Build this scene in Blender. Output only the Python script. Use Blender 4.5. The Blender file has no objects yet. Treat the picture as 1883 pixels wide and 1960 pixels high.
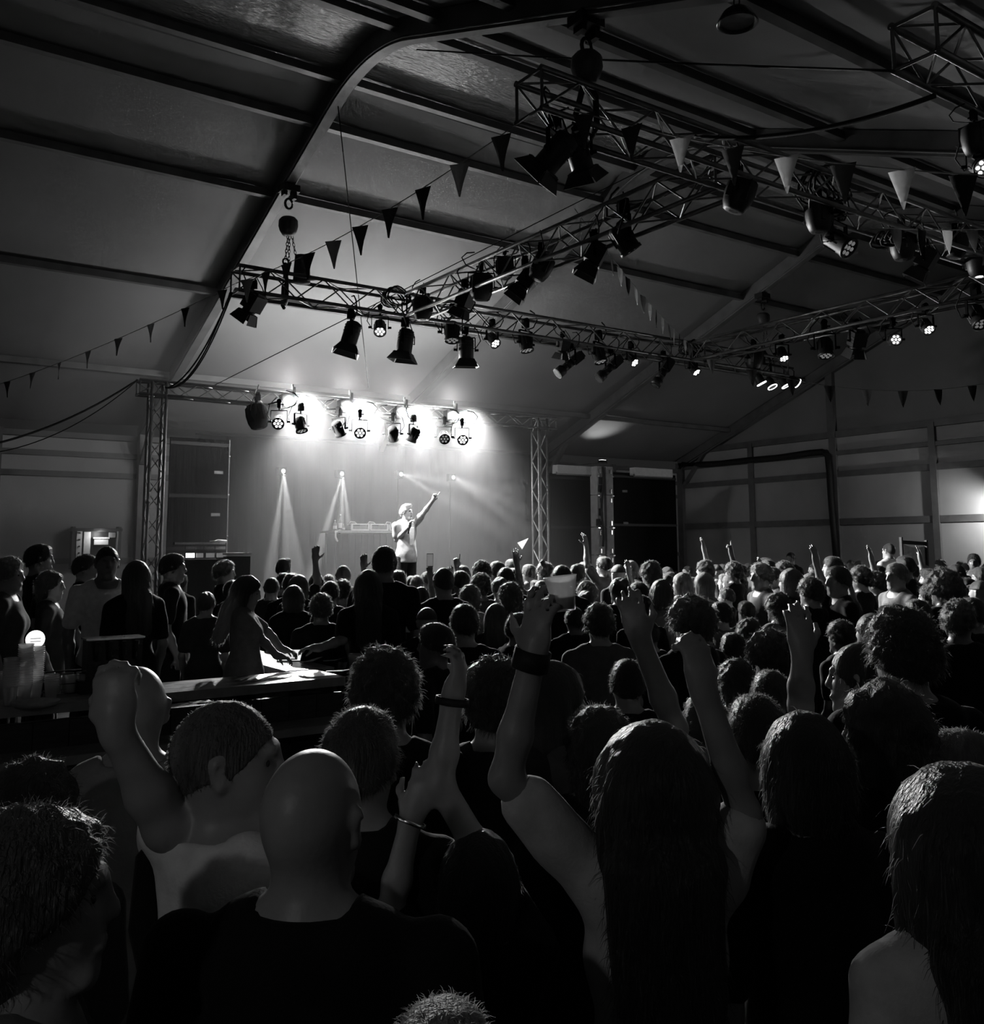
import bpy, math, random
import numpy as np
from mathutils import Vector, Matrix

# ---------------------------------------------------------------- camera, light, exposure
scene = bpy.context.scene
IMG_W, IMG_H = 1883.0, 1960.0
FPX, PPX, PPY = 1807.5, 964.25, 835.4
YAW, PITCH, ROLL = math.radians(35.405), math.radians(6.748), math.radians(-0.339)
CAM_H = 2.05
_F = np.array([math.sin(YAW)*math.cos(PITCH), math.cos(YAW)*math.cos(PITCH), math.sin(PITCH)])
_r = np.array([math.cos(YAW), -math.sin(YAW), 0.0]); _u = np.cross(_r, _F)
_R = _r*math.cos(ROLL)+_u*math.sin(ROLL); _U = -_r*math.sin(ROLL)+_u*math.cos(ROLL)
_C = np.array([0.0, 0.0, CAM_H])
cam_data = bpy.data.cameras.new('camera')
cam_data.sensor_fit = 'HORIZONTAL'; cam_data.sensor_width = 36.0
cam_data.lens = FPX/IMG_W*36.0
cam_data.shift_x = (IMG_W/2-PPX)/IMG_W
cam_data.shift_y = (PPY-IMG_H/2)/IMG_W
cam_data.clip_start = 0.05; cam_data.clip_end = 200
cam = bpy.data.objects.new('camera', cam_data); scene.collection.objects.link(cam)
cam.matrix_world = Matrix(((_R[0], _U[0], -_F[0], _C[0]), (_R[1], _U[1], -_F[1], _C[1]), (_R[2], _U[2], -_F[2], _C[2]), (0, 0, 0, 1)))
scene.camera = cam

world = bpy.data.worlds.new('night_sky'); scene.world = world; world.use_nodes = True
_bg = world.node_tree.nodes['Background']
_bg.inputs[0].default_value = (1, 1, 1, 1); _bg.inputs[1].default_value = 0.012
scene.view_settings.view_transform = 'Standard'; scene.view_settings.look = 'None'
scene.view_settings.gamma = 1.0; scene.view_settings.use_curve_mapping = False
scene.view_settings.exposure = 0.0
scene.cycles.volume_bounces = 0
scene.cycles.max_bounces = 3; scene.cycles.diffuse_bounces = 1; scene.cycles.glossy_bounces = 1
scene.cycles.adaptive_threshold = 0.07; scene.cycles.adaptive_min_samples = 12; scene.cycles.volume_step_rate = 4.0
scene.cycles.transmission_bounces = 4; scene.cycles.transparent_max_bounces = 6
scene.cycles.caustics_reflective = False; scene.cycles.caustics_refractive = False

BLINDER_W, SPILL_W = 3600.0, 75.0     # each of the four blinders over the stage: forward beam, spill to all sides
HAZE = 0.08
FILL_LAMP_W, GABLE_LAMP_W = 13.0, 120.0
random.seed(7); rng = np.random.default_rng(7)

# ---------------------------------------------------------------- helpers
col = scene.collection
def ray(x, y): return _F+_R*(x-PPX)/FPX-_U*(y-PPY)/FPX
def on_x(x, y, X): d = ray(x, y); return Vector(_C+d*X/d[0])
def on_y(x, y, Y): d = ray(x, y); return Vector(_C+d*Y/d[1])
def on_z(x, y, Z): d = ray(x, y); return Vector(_C+d*(Z-CAM_H)/d[2])
def at(x, y, D): return Vector(_C+ray(x, y)*D)
def proj(P):
    v = np.array(P)-_C; d = v@_F
    return PPX+FPX*(v@_R)/d, PPY-FPX*(v@_U)/d, d

def tag(o, label=None, cat=None, group=None, kind=None):
    if label: o['label'] = label
    if cat: o['category'] = cat
    if group: o['group'] = group
    if kind: o['kind'] = kind
    return o
def empty(name, loc=(0, 0, 0), rz=0.0, label=None, cat=None, group=None, kind=None):
    o = bpy.data.objects.new(name, None); col.objects.link(o)
    o.location = loc; o.rotation_euler = (0, 0, rz); o.empty_display_size = 0.1
    return tag(o, label, cat, group, kind)
def put(name, mesh, mat=None, parent=None, M=None):
    o = bpy.data.objects.new(name, mesh); col.objects.link(o)
    if mat is not None:
        if len(mesh.materials) == 0: mesh.materials.append(mat)
        elif mesh.materials[0] != mat:
            o.material_slots[0].link = 'OBJECT'; o.material_slots[0].material = mat
    if parent is not None: o.parent = parent
    if M is not None: o.matrix_local = M
    return o
def copy_tree(o, parent=None):
    c = o.copy(); col.objects.link(c); c.parent = parent
    for ch in list(o.children): copy_tree(ch, c)
    return c

def basis(d):
    d = Vector(d).normalized()
    a = Vector((0, 0, 1)) if abs(d.z) < 0.95 else Vector((1, 0, 0))
    s = d.cross(a).normalized(); t = s.cross(d).normalized()
    return s, t, d
def frame_m(d, loc=(0, 0, 0), up=(0, 0, 1)):
    """matrix whose local Z is d"""
    z = Vector(d).normalized(); u = Vector(up)
    if abs(z.dot(u)) > 0.98: u = Vector((0, 1, 0))
    x = u.cross(z).normalized(); y = z.cross(x)
    m = Matrix((x, y, z)).transposed().to_4x4(); m.translation = Vector(loc)
    return m

class MB:
    """collects shapes into one mesh"""
    def __init__(s): s.v = []; s.f = []; s.sm = []
    def add(s, v, f, smooth=False):
        o = len(s.v); s.v += [tuple(p) for p in v]; s.f += [tuple(i+o for i in q) for q in f]; s.sm += [smooth]*len(f); return s
    def box(s, c, size, M=None):
        cx, cy, cz = c; hx, hy, hz = size[0]/2, size[1]/2, size[2]/2
        v = [Vector((cx+a*hx, cy+b*hy, cz+d*hz)) for d in (-1, 1) for b in (-1, 1) for a in (-1, 1)]
        if M is not None: v = [M@p for p in v]
        return s.add(v, [(0, 2, 3, 1), (4, 5, 7, 6), (0, 1, 5, 4), (2, 6, 7, 3), (0, 4, 6, 2), (1, 3, 7, 5)])
    def bar(s, a, b, w, h, up=(0, 0, 1)):
        a, b = Vector(a), Vector(b); z = (b-a).normalized(); u = Vector(up)
        x = u.cross(z).normalized(); y = z.cross(x)
        v = [p+x*i*w/2+y*j*h/2 for p in (a, b) for (i, j) in ((-1, -1), (1, -1), (1, 1), (-1, 1))]
        return s.add(v, [(3, 2, 1, 0), (4, 5, 6, 7), (0, 1, 5, 4), (1, 2, 6, 5), (2, 3, 7, 6), (3, 0, 4, 7)])
    def cone(s, a, b, r0, r1=None, n=10, caps=True, smooth=True):
        r1 = r0 if r1 is None else r1
        a, b = Vector(a), Vector(b); x, y, z = basis(b-a); v = []
        for p, r in ((a, r0), (b, r1)):
            for i in range(n):
                t = 2*math.pi*i/n; v.append(p+x*math.cos(t)*r+y*math.sin(t)*r)
        s.add(v, [(i, (i+1) % n, n+(i+1) % n, n+i) for i in range(n)], smooth)
        if caps:
            o = len(s.v)-2*n
            s.f += [tuple(o+i for i in reversed(range(n))), tuple(o+n+i for i in range(n))]; s.sm += [False]*2
        return s
    def tube(s, pts, r, n=6, closed=False):
        pts = [Vector(p) for p in pts]; m = len(pts); v = []; prev = None
        for i, p in enumerate(pts):
            d = (pts[(i+1) % m]-pts[i-1]) if closed else (pts[min(i+1, m-1)]-pts[max(i-1, 0)])
            d.normalize()
            if prev is None: x, y, _ = basis(d)
            else:
                x = (prev-d*prev.dot(d)).normalized(); y = d.cross(x)
            prev = x
            rr = r[i] if isinstance(r, (list, tuple)) else r
            v += [p+x*math.cos(2*math.pi*k/n)*rr+y*math.sin(2*math.pi*k/n)*rr for k in range(n)]
        f = []
        for i in range(m if closed else m-1):
            j = (i+1) % m
            f += [(i*n+k, i*n+(k+1) % n, j*n+(k+1) % n, j*n+k) for k in range(n)]
        if not closed: f += [tuple(reversed(range(n))), tuple((m-1)*n+k for k in range(n))]
        return s.add(v, f, True)
    def lathe(s, prof, n=16, M=None, smooth=True):
        v = []; k = len(prof)
        for (r, z) in prof:
            v += [Vector((r*math.cos(2*math.pi*i/n), r*math.sin(2*math.pi*i/n), z)) for i in range(n)]
        if M is not None: v = [M@p for p in v]
        f = [(a*n+i, a*n+(i+1) % n, (a+1)*n+(i+1) % n, (a+1)*n+i) for a in range(k-1) for i in range(n)]
        return s.add(v, f, smooth)
    def disc(s, c, r, d, n=12):
        x, y, z = basis(d); c = Vector(c)
        return s.add([c+x*math.cos(2*math.pi*i/n)*r+y*math.sin(2*math.pi*i/n)*r for i in range(n)], [tuple(range(n))])
    def poly_prism(s, pts, vec):
        pts = [Vector(p) for p in pts]; vec = Vector(vec); n = len(pts)
        return s.add(pts+[p+vec for p in pts], [tuple(reversed(range(n))), tuple(range(n, 2*n))]+[(i, (i+1) % n, n+(i+1) % n, n+i) for i in range(n)])
    def mesh(s, name='mesh'):
        m = bpy.data.meshes.new(name); m.from_pydata(s.v, [], s.f)
        m.polygons.foreach_set('use_smooth', s.sm); m.update(); return m
    def build(s, name, mat=None, parent=None, M=None): return put(name, s.mesh(name), mat, parent, M)

# ---------------------------------------------------------------- materials (greyscale place)
def mat(name, g, rough=0.7, metal=0.0, spec=0.4, noise=None, bump=None, emit=None, trans=None, sheen=0.0):
    m = bpy.data.materials.new(name); m.use_nodes = True; nt = m.node_tree; b = nt.nodes['Principled BSDF']
    b.inputs['Base Color'].default_value = (g, g, g, 1); b.inputs['Roughness'].default_value = rough
    b.inputs['Metallic'].default_value = metal; b.inputs['Specular IOR Level'].default_value = spec
    if sheen: b.inputs['Sheen Weight'].default_value = sheen; b.inputs['Sheen Roughness'].default_value = 0.4
    if trans: b.inputs['Transmission Weight'].default_value = trans; b.inputs['IOR'].default_value = 1.3
    if emit: m.cycles.emission_sampling = 'NONE'; b.inputs['Emission Color'].default_value = (1, 1, 1, 1); b.inputs['Emission Strength'].default_value = emit
    if noise:
        scale, lo, hi = noise[:3]; st = noise[3] if len(noise) > 3 else (1, 1, 1)
        tc = nt.nodes.new('ShaderNodeTexCoord'); mp = nt.nodes.new('ShaderNodeMapping'); mp.inputs['Scale'].default_value = st
        nz = nt.nodes.new('ShaderNodeTexNoise'); nz.inputs['Scale'].default_value = scale; nz.inputs['Detail'].default_value = 4
        cr = nt.nodes.new('ShaderNodeValToRGB')
        cr.color_ramp.elements[0].position = 0.3; cr.color_ramp.elements[1].position = 0.7
        cr.color_ramp.elements[0].color = (lo, lo, lo, 1); cr.color_ramp.elements[1].color = (hi, hi, hi, 1)
        nt.links.new(tc.outputs['Object'], mp.inputs[0]); nt.links.new(mp.outputs[0], nz.inputs['Vector'])
        nt.links.new(nz.outputs['Fac'], cr.inputs[0]); nt.links.new(cr.outputs[0], b.inputs['Base Color'])
    if bump:
        scale, strength = bump[:2]; st = bump[2] if len(bump) > 2 else (1, 1, 1)
        tc = nt.nodes.new('ShaderNodeTexCoord'); mp = nt.nodes.new('ShaderNodeMapping'); mp.inputs['Scale'].default_value = st
        nz = nt.nodes.new('ShaderNodeTexNoise'); nz.inputs['Scale'].default_value = scale; nz.inputs['Detail'].default_value = 3
        bp = nt.nodes.new('ShaderNodeBump'); bp.inputs['Strength'].default_value = strength; bp.inputs['Distance'].default_value = 0.02
        nt.links.new(tc.outputs['Object'], mp.inputs[0]); nt.links.new(mp.outputs[0], nz.inputs['Vector'])
        nt.links.new(nz.outputs['Fac'], bp.inputs['Height']); nt.links.new(bp.outputs[0], b.inputs['Normal'])
    return m
M_ROOF = mat('roof_fabric', 0.25, 0.5, spec=0.25, noise=(0.6, 0.22, 0.28), bump=(0.9, 0.25))
M_CLEAR = mat('clear_film', 0.3, 0.25, spec=0.6, noise=(3, 0.24, 0.34), bump=(7, 0.8, (1, 4, 1)))
M_FRAME = mat('dull_aluminium', 0.16, 0.5, metal=0.3, noise=(3, 0.13, 0.2))
M_PANEL = mat('wall_panel', 0.42, 0.6, noise=(1.2, 0.38, 0.46))
M_RAIL = mat('wall_rail', 0.14, 0.5, metal=0.2, noise=(4, 0.12, 0.17))
M_FLOOR = mat('dark_floor', 0.05, 0.7, noise=(5, 0.03, 0.07))
M_RIG = mat('rig_truss_metal', 0.2, 0.38, metal=0.8, noise=(9, 0.14, 0.24))
M_ALU = mat('truss_aluminium', 0.5, 0.42, metal=0.7, noise=(9, 0.42, 0.56))
M_BLACK = mat('black_metal', 0.012, 0.5, spec=0.4, noise=(20, 0.009, 0.016))
M_BLACKG = mat('black_gloss', 0.012, 0.25, spec=0.5, noise=(14, 0.01, 0.016))
M_RUB = mat('black_rubber', 0.01, 0.7, noise=(30, 0.007, 0.013))
M_CLOTH = mat('black_drape', 0.006, 0.95, spec=0.05, noise=(3, 0.004, 0.008), bump=(2.5, 0.6, (6, 6, 0.3)))
M_CHAIN = mat('steel_chain', 0.1, 0.45, metal=0.6, noise=(40, 0.08, 0.13))
M_HOIST = mat('hoist_paint', 0.07, 0.5, noise=(12, 0.05, 0.09))
M_BAG = mat('chain_bag', 0.05, 0.9, noise=(18, 0.04, 0.06), bump=(30, 0.3))
M_PARB = mat('matt_black_housing', 0.004, 0.9, spec=0.08, noise=(20, 0.003, 0.005))
M_LED = mat('lit_led', 0.9, 0.3, emit=4.0)
M_LEDLOW = mat('dim_led', 0.5, 0.2, emit=0.12)
M_LENS = mat('dark_lens', 0.05, 0.1, spec=0.8)
M_LAMP = mat('blinder_lamp', 1.0, 0.3, emit=60.0)
M_GLINT = mat('small_glow', 1.0, 0.3, emit=4.0)
M_PENW = mat('pale_pennant', 0.8, 0.8, noise=(30, 0.76, 0.84))
M_PENM = mat('mid_pennant', 0.28, 0.8, noise=(30, 0.25, 0.31))
M_PENG = mat('grey_pennant', 0.09, 0.8, noise=(30, 0.08, 0.1))
for _m in (M_PENW, M_PENM, M_PENG):
    _nt = _m.node_tree; _tl = _nt.nodes.new('ShaderNodeBsdfTranslucent'); _mx = _nt.nodes.new('ShaderNodeMixShader'); _mx.inputs[0].default_value = .45
    _g = _m.node_tree.nodes['Principled BSDF'].inputs['Base Color'].default_value[0]; _tl.inputs[0].default_value = (_g, _g, _g, 1)
    _nt.links.new(_nt.nodes['Principled BSDF'].outputs[0], _mx.inputs[1]); _nt.links.new(_tl.outputs[0], _mx.inputs[2]); _nt.links.new(_mx.outputs[0], _nt.nodes['Material Output'].inputs[0])
M_PEND = mat('dark_pennant', 0.008, 0.8, noise=(30, 0.006, 0.01))
M_STRING = mat('pale_string', 0.35, 0.8, noise=(20, 0.3, 0.4))
M_WHITE = mat('white_plastic', 0.7, 0.45, noise=(12, 0.64, 0.74))
M_PLATE = mat('grey_plate', 0.3, 0.5, noise=(25, 0.25, 0.34))
M_PILLAR = mat('pale_pillar', 0.5, 0.5, noise=(8, 0.4, 0.56))
M_CHROME = mat('bright_metal', 0.9, 0.2, metal=1.0, noise=(20, 0.85, 0.95))

# ================================================================ the tent
RX = [5.1, 10.3, 15.5, 20.7]        # portal frames along X
YE, ZE, YR, SL = 20.0, 4.5, 10.0, 0.39
X0 = -5.3
def rafter_z(y): return ZE+SL*(YE-y) if y >= YR else ZE+SL*(YE-(2*YR-y))
def fillet(y, R=3.0):
    T = R*math.sin(math.atan(SL)); d = abs(y-YR)
    return rafter_z(y) if d > T else rafter_z(YR)-SL*T+(math.sqrt(R*R-d*d)-R*math.cos(math.atan(SL)))
floor = MB().box((9, 8, -0.05), (34, 34, 0.1)).build('floor', M_FLOOR); tag(floor, 'dark floor under the packed crowd', 'floor', kind='structure')

def sheet(pts_y, x0, x1, zoff, sag, name, m, parent, ny=10, nx=8):
    v = []; f = []
    for i in range(nx+1):
        for j in range(ny+1):
            t = i/nx; y = pts_y[0]+(pts_y[1]-pts_y[0])*j/ny
            v.append((x0+(x1-x0)*t, y, fillet(y)+zoff-sag*4*t*(1-t)*(0.6+0.4*math.sin(y*1.9+x0))))
    for i in range(nx):
        for j in range(ny):
            a = i*(ny+1)+j; f.append((a, a+1, a+ny+2, a+ny+1))
    return MB().add(v, f, True).build(name, m, parent)
ceil_ = empty('ceiling', (0, 0, 0), label='sagging grey tent roof fabric over the hall', cat='ceiling', kind='structure')
xs = [X0, -0.1]+RX
for a, b in zip(xs[:-1], xs[1:]):
    for ya, yb in ((20.15, 15.4), (15.4, 10.95), (9.05, 4.6), (4.6, -0.3)):
        sheet((ya, yb), a, b, 0.17, 0.05, 'fabric_panel', M_ROOF, ceil_)
    sheet((10.95, 9.05), a, b, 0.17, 0.02, 'ridge_film', M_CLEAR, ceil_, ny=8)

def frame_obj(x, n, gable=False):
    o = empty('trim_%d' % n, (x, YR, 0), label=('grey portal frame of the gable end of the tent' if gable else 'grey portal frame number %d from the bar side, spanning the tent' % n), cat='tent frame', kind='structure')
    ys = [20, 18, 16, 14, 12, 11.4]+[YR+1.1-0.1*k for k in range(23)]+[8.6, 8, 6, 4, 2, 0]
    for part, rngs in (('rafter', ys),):
        m = MB(); w, h = 0.14, 0.29; v = []; f = []
        for y in rngs:
            z = fillet(y); dz = (fillet(y-0.01)-fillet(y+0.01))/-0.02
            nrm = Vector((0, -dz, 1)).normalized()
            for (i, j) in ((-1, -1), (1, -1), (1, 1), (-1, 1)):
                v.append(Vector((i*w/2, y-YR, z))+nrm*(j*h/2))
        k = len(rngs)
        for a in range(k-1): f += [(a*4+q, a*4+(q+1) % 4, a*4+4+(q+1) % 4, a*4+4+q) for q in range(4)]
        f += [(3, 2, 1, 0), tuple(4*(k-1)+q for q in range(4))]
        m.add(v, f).build(part, M_FRAME, o)
        # keder grooves along the two lower edges
        g = MB()
        for i in (-1, 1):
            g.tube([Vector((i*(w/2+0.012), y-YR, fillet(y)-0.11)) for y in rngs], 0.016, 5)
        g.build('keder_rail', M_RAIL, o)
    MB().bar((0, 10, 0), (0, 10, ZE+0.05), 0.14, 0.26, up=(0, 1, 0)).build('leg', M_FRAME, o)
    if not gable: MB().bar((0, -10, 0), (0, -10, ZE+0.05), 0.14, 0.26, up=(0, 1, 0)).build('leg', M_FRAME, o)
    MB().bar((0, 9.95, ZE-0.75), (0, 9.0, rafter_z(19.0)-0.1), 0.09, 0.12, up=(1, 0, 0)).build('knee_brace', M_FRAME, o)
    return o
for i, x in enumerate(RX): frame_obj(x, i+1, gable=(i == 3))
# purlins: rows at fixed Y, one bar per bay
n = 5
for row, (y, nm) in enumerate(((18.0, 'lowest'), (15.4, 'second lowest'), (13.0, 'third lowest'), (11.55, 'fourth lowest'), (10.75, 'upper stage side'), (9.2, 'upper bar side'), (8.3, 'bar side fourth'), (6.9, 'bar side third'), (4.6, 'bar side second'), (2.2, 'bar side lowest'))):
    o = empty('trim_%d' % n, (X0, y, fillet(y)), label='row of roof purlins, %s of its slope' % nm, cat='roof purlin', kind='structure'); n += 1
    for a, b in zip(xs[:-1], xs[1:]):
        MB().bar((a-X0+0.07, 0, 0.06), (b-X0-0.07, 0, 0.06), 0.11, 0.11).build('purlin', M_FRAME, o)
# side wall along the stage (Y = 20)
wb = empty('wall_back', (0, 20.1, 0), label='long panelled side wall of the tent behind the stage', cat='wall', kind='structure')
for a, b in zip(xs[:-1], xs[1:]):
    for k in range(2):
        xa, xb = a+(b-a)*k/2+0.06, a+(b-a)*(k+1)/2-0.06
        zz = [0.05, 1.85, 3.55, 3.95, 4.3]
        for z0, z1 in zip(zz[:-1], zz[1:]):
            MB().box(((xa+xb)/2, 0, (z0+z1)/2), (xb-xa, 0.05, z1-z0-0.1)).build('wall_panel', M_PANEL, wb)
        MB().box((xa-0.06, -0.02, 2.2), (0.12, 0.1, 4.4)).build('wall_post', M_RAIL, wb)
    for z in (1.85, 3.55, 3.95, 4.32):
        MB().box(((a+b)/2, -0.02, z), (b-a, 0.09, 0.11)).build('wall_rail', M_RAIL, wb)
# gable wall (X = 20.75)
wr = empty('wall_right', (20.78, YR, 0), label='gable end wall with dark framed pale panels', cat='wall', kind='structure')
gy = [20.0, 17.33, 14.67, 12.0, 9.33, 6.67, 4.0, 1.4]
for a, b in zip(gy[:-1], gy[1:]):
    zz = [0.05, 2.66, 3.86, 4.4, 4.85]
    for z0, z1 in zip(zz[:-1], zz[1:]):
        MB().box((0, (a+b)/2-YR, (z0+z1)/2), (0.05, a-b-0.16, z1-z0-0.12)).build('gable_panel', M_PANEL, wr)
    for z, h in ((2.66, 0.16), (3.86, 0.15), (4.4, 0.1), (4.88, 0.16)):
        MB().box((-0.03, (a+b)/2-YR, z), (0.1, a-b, h)).build('gable_rail', M_RAIL, wr)
    MB().box((-0.04, a-YR, 2.45), (0.12, 0.2 if a in (14.67,) else 0.16, 4.9)).build('gable_post', M_RAIL, wr)
for a, b in ((20, 14.67), (14.67, 9.33), (9.33, 4.0), (4.0, 0.0)):
    pts = [(0, a-YR, max(4.8, 4.8)), (0, b-YR, 4.8)]+[(0, y-YR, max(fillet(y)+0.1, 4.81)) for y in np.linspace(b, a, 9)]
    pts = [Vector(p) for p in pts]
    MB().poly_prism(pts, (0.02, 0, 0)).build('gable_fabric', M_ROOF, wr)
for y in (14.67, 9.33, 4.0):
    MB().box((-0.05, y-YR, (4.8+fillet(y))/2), (0.16, 0.2, fillet(y)-4.8)).build('gable_mullion', M_RAIL, wr)

# ================================================================ trusses
_cyl = MB().cone((0, 0, 0), (0, 0, 1), 1, 1, 7, caps=False).mesh('brace'); _cyl.materials.append(M_RIG)
def seg_m(a, b, r):
    a, b = Vector(a), Vector(b); m = frame_m(b-a, a)
    return m@Matrix.Diagonal((r, r, (b-a).length, 1))
def truss(label, a, b, s, tube, brace_r, bay, group=None, up=(0, 0, 1), mt=None):
    mt = mt or M_RIG
    a, b = Vector(a), Vector(b); L = (b-a).length
    o = empty('truss', a, label=label, cat='truss', group=group)
    z = (b-a).normalized(); x = Vector(up).cross(z).normalized(); y = z.cross(x)
    cs = [x*i*s/2+y*j*s/2 for (i, j) in ((-1, -1), (1, -1), (1, 1), (-1, 1))]
    for c in cs: MB().cone(c, c+z*L, tube, n=10).build('chord', mt, o)
    k = max(1, round(L/bay)); h = L/k
    for q in range(4):
        c0, c1 = cs[q], cs[(q+1) % 4]
        for i in range(k):
            p, e = (c0, c1) if (i+q) % 2 == 0 else (c1, c0)
            put('brace', _cyl, mt, o, seg_m(p+z*h*i, e+z*h*(i+1), brace_r))
        for t in (0.012, L-0.012):
            put('end_brace', _cyl, mt, o, seg_m(c0+z*t, c1+z*t, brace_r*1.3))
    return o
S, ZT = 0.34, 5.72
truss('long lighting truss in front of the stage, hung under the tent roof', (4.3, 12.4, ZT), (15.9, 12.4, ZT), S, 0.027, 0.011, 0.42, 'lighting rig trusses')
truss('lighting truss running from the stage-front truss toward the bar side', (7.05, 12.2, ZT), (7.05, 6.05, ZT), S, 0.027, 0.011, 0.42, 'lighting rig trusses')
truss('lighting truss with overhanging open end, farthest from the stage front', (4.42, 5.85, ZT), (13.4, 5.85, ZT), S, 0.027, 0.011, 0.42, 'lighting rig trusses')
truss('lighting truss on the gable side of the rig, seen beside the roof slope', (13.2, 12.2, ZT), (13.2, 6.05, ZT), S, 0.027, 0.011, 0.42, 'lighting rig trusses')
truss('dark near truss end jutting in high at the top corner', (6.2, 3.55, ZT), (9.6, 3.55, ZT), S, 0.03, 0.012, 0.42, 'lighting rig trusses')
SY, SS = 15.0, 0.215
zl = on_y(1058.7, 822.6, SY).z; xl = on_y(263, 749, SY).x; xr = on_y(1058.7, 822, SY).x
ZS = zl+SS/2
truss('slim truss bridging the two towers above the stage', (xl, SY, ZS), (xr, SY, ZS), SS, 0.024, 0.009, 0.30, 'stage truss arch', mt=M_ALU)
txl, txr = on_y(296, 900, SY).x, on_y(1033, 900, SY).x
truss('upright truss tower at the end of the stage beside the bar', (txl, SY, 0.0), (txl, SY, ZS+SS/2), SS, 0.024, 0.009, 0.30, 'stage truss arch', up=(0, 1, 0), mt=M_ALU)
truss('upright truss tower at the end of the stage beside the gable', (txr, SY, 0.0), (txr, SY, ZS+SS/2), SS, 0.024, 0.009, 0.30, 'stage truss arch', up=(0, 1, 0), mt=M_ALU)

# ---------------------------------------------------------------- chain hoists
def chain(m, a, b, r=0.011):
    a, b = Vector(a), Vector(b); L = (b-a).length; k = max(2, int(L/0.05)); d = (b-a)/k; z = d.normalized(); x, y, _ = basis(z)
    for i in range(k):
        c = a+d*(i+0.5); s = x if i % 2 else y
        pts = [c+s*math.cos(t)*0.017+z*math.sin(t)*0.036 for t in [2*math.pi*q/8 for q in range(8)]]
        m.tube(pts, r*0.55, 4, closed=True)
def hoist(label, top, zt, drop, bag=True, sz=1.0):
    """top: clamp point under a rafter; zt: height of the truss top"""
    o = empty('chain_hoist', top, label=label, cat='chain hoist', group='chain hoists of the lighting rig')
    m = MB(); m.box((0, 0, 0.0), (0.26*sz, 0.2*sz, 0.1*sz)); m.box((0.07*sz, 0, -0.08*sz), (0.05*sz, 0.14*sz, 0.14*sz)); m.box((-0.07*sz, 0, -0.06*sz), (0.05*sz, 0.12*sz, 0.1*sz)); m.build('beam_clamp', M_BLACK, o)
    m = MB(); m.tube([(0.055*sz*math.cos(t), 0, -0.22*sz+0.075*sz*math.sin(t)) for t in np.linspace(0, 2*math.pi, 13)[:-1]], 0.018*sz, 6, closed=True); m.build('shackle', M_BLACK, o)
    zb = -drop
    m = MB(); m.lathe([(0.0, zb+0.13*sz), (0.1*sz, zb+0.13*sz), (0.135*sz, zb+0.09*sz), (0.14*sz, zb+0.0), (0.12*sz, zb-0.07*sz), (0.08*sz, zb-0.13*sz), (0, zb-0.13*sz)], 16); m.build('motor_body', M_HOIST, o)
    end = zt-top[2]+0.28
    m = MB(); chain(m, (0.0, 0, zb-0.13*sz), (-0.03, 0, end)); chain(m, (0.03, 0.02, zb-0.13*sz), (0.03, 0.02, end-0.2)); chain(m, (0.06*sz, 0, zb-0.12*sz), (0.13*sz, 0, end+0.05)); m.build('lift_chain', M_CHAIN, o)
    m = MB(); m.tube([(-0.03+0.04*math.cos(t), 0, end-0.03+0.05*math.sin(t)) for t in np.linspace(0, 2*math.pi, 11)[:-1]], 0.014, 6, closed=True); m.build('hook', M_BLACK, o)
    for i in (-1, 1):
        m = MB()
        pts = [(-0.03, 0, end-0.06), (-0.03+0.04*i, 0.1*i, end-0.2), (-0.03+0.06*i, 0.21*i, end-0.36), (-0.03+0.06*i, 0.22*i, end-0.62), (-0.03+0.03*i, 0.1*i, end-0.68)]
        m.tube(pts, 0.028, 6); m.build('sling', M_RUB, o)
    if bag:
        m = MB(); m.lathe([(0.0, -0.02), (0.1, -0.02), (0.115, -0.2), (0.125, -0.42), (0.0, -0.44)], 14, Matrix.Translation((0.22*sz, 0.0, end+0.12))); m.build('chain_bag', M_BAG, o)
    return o
def under(x, y):  # clamp under a rafter at (x, y)
    return (x, y, fillet(y)-0.2)
hoist('chain hoist with canvas bag clamped to the first frame over the stage-front truss', under(5.1, 12.5), ZT+S/2, 0.56)
hoist('small chain hoist at the gable end of the stage-front truss', under(15.5, 12.5), ZT+S/2, 0.5, bag=False)
hoist('heavy chain hoist with hanging chains over the open truss end', under(5.1, 5.9), ZT+S/2, 0.42, bag=False, sz=1.0)

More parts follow.
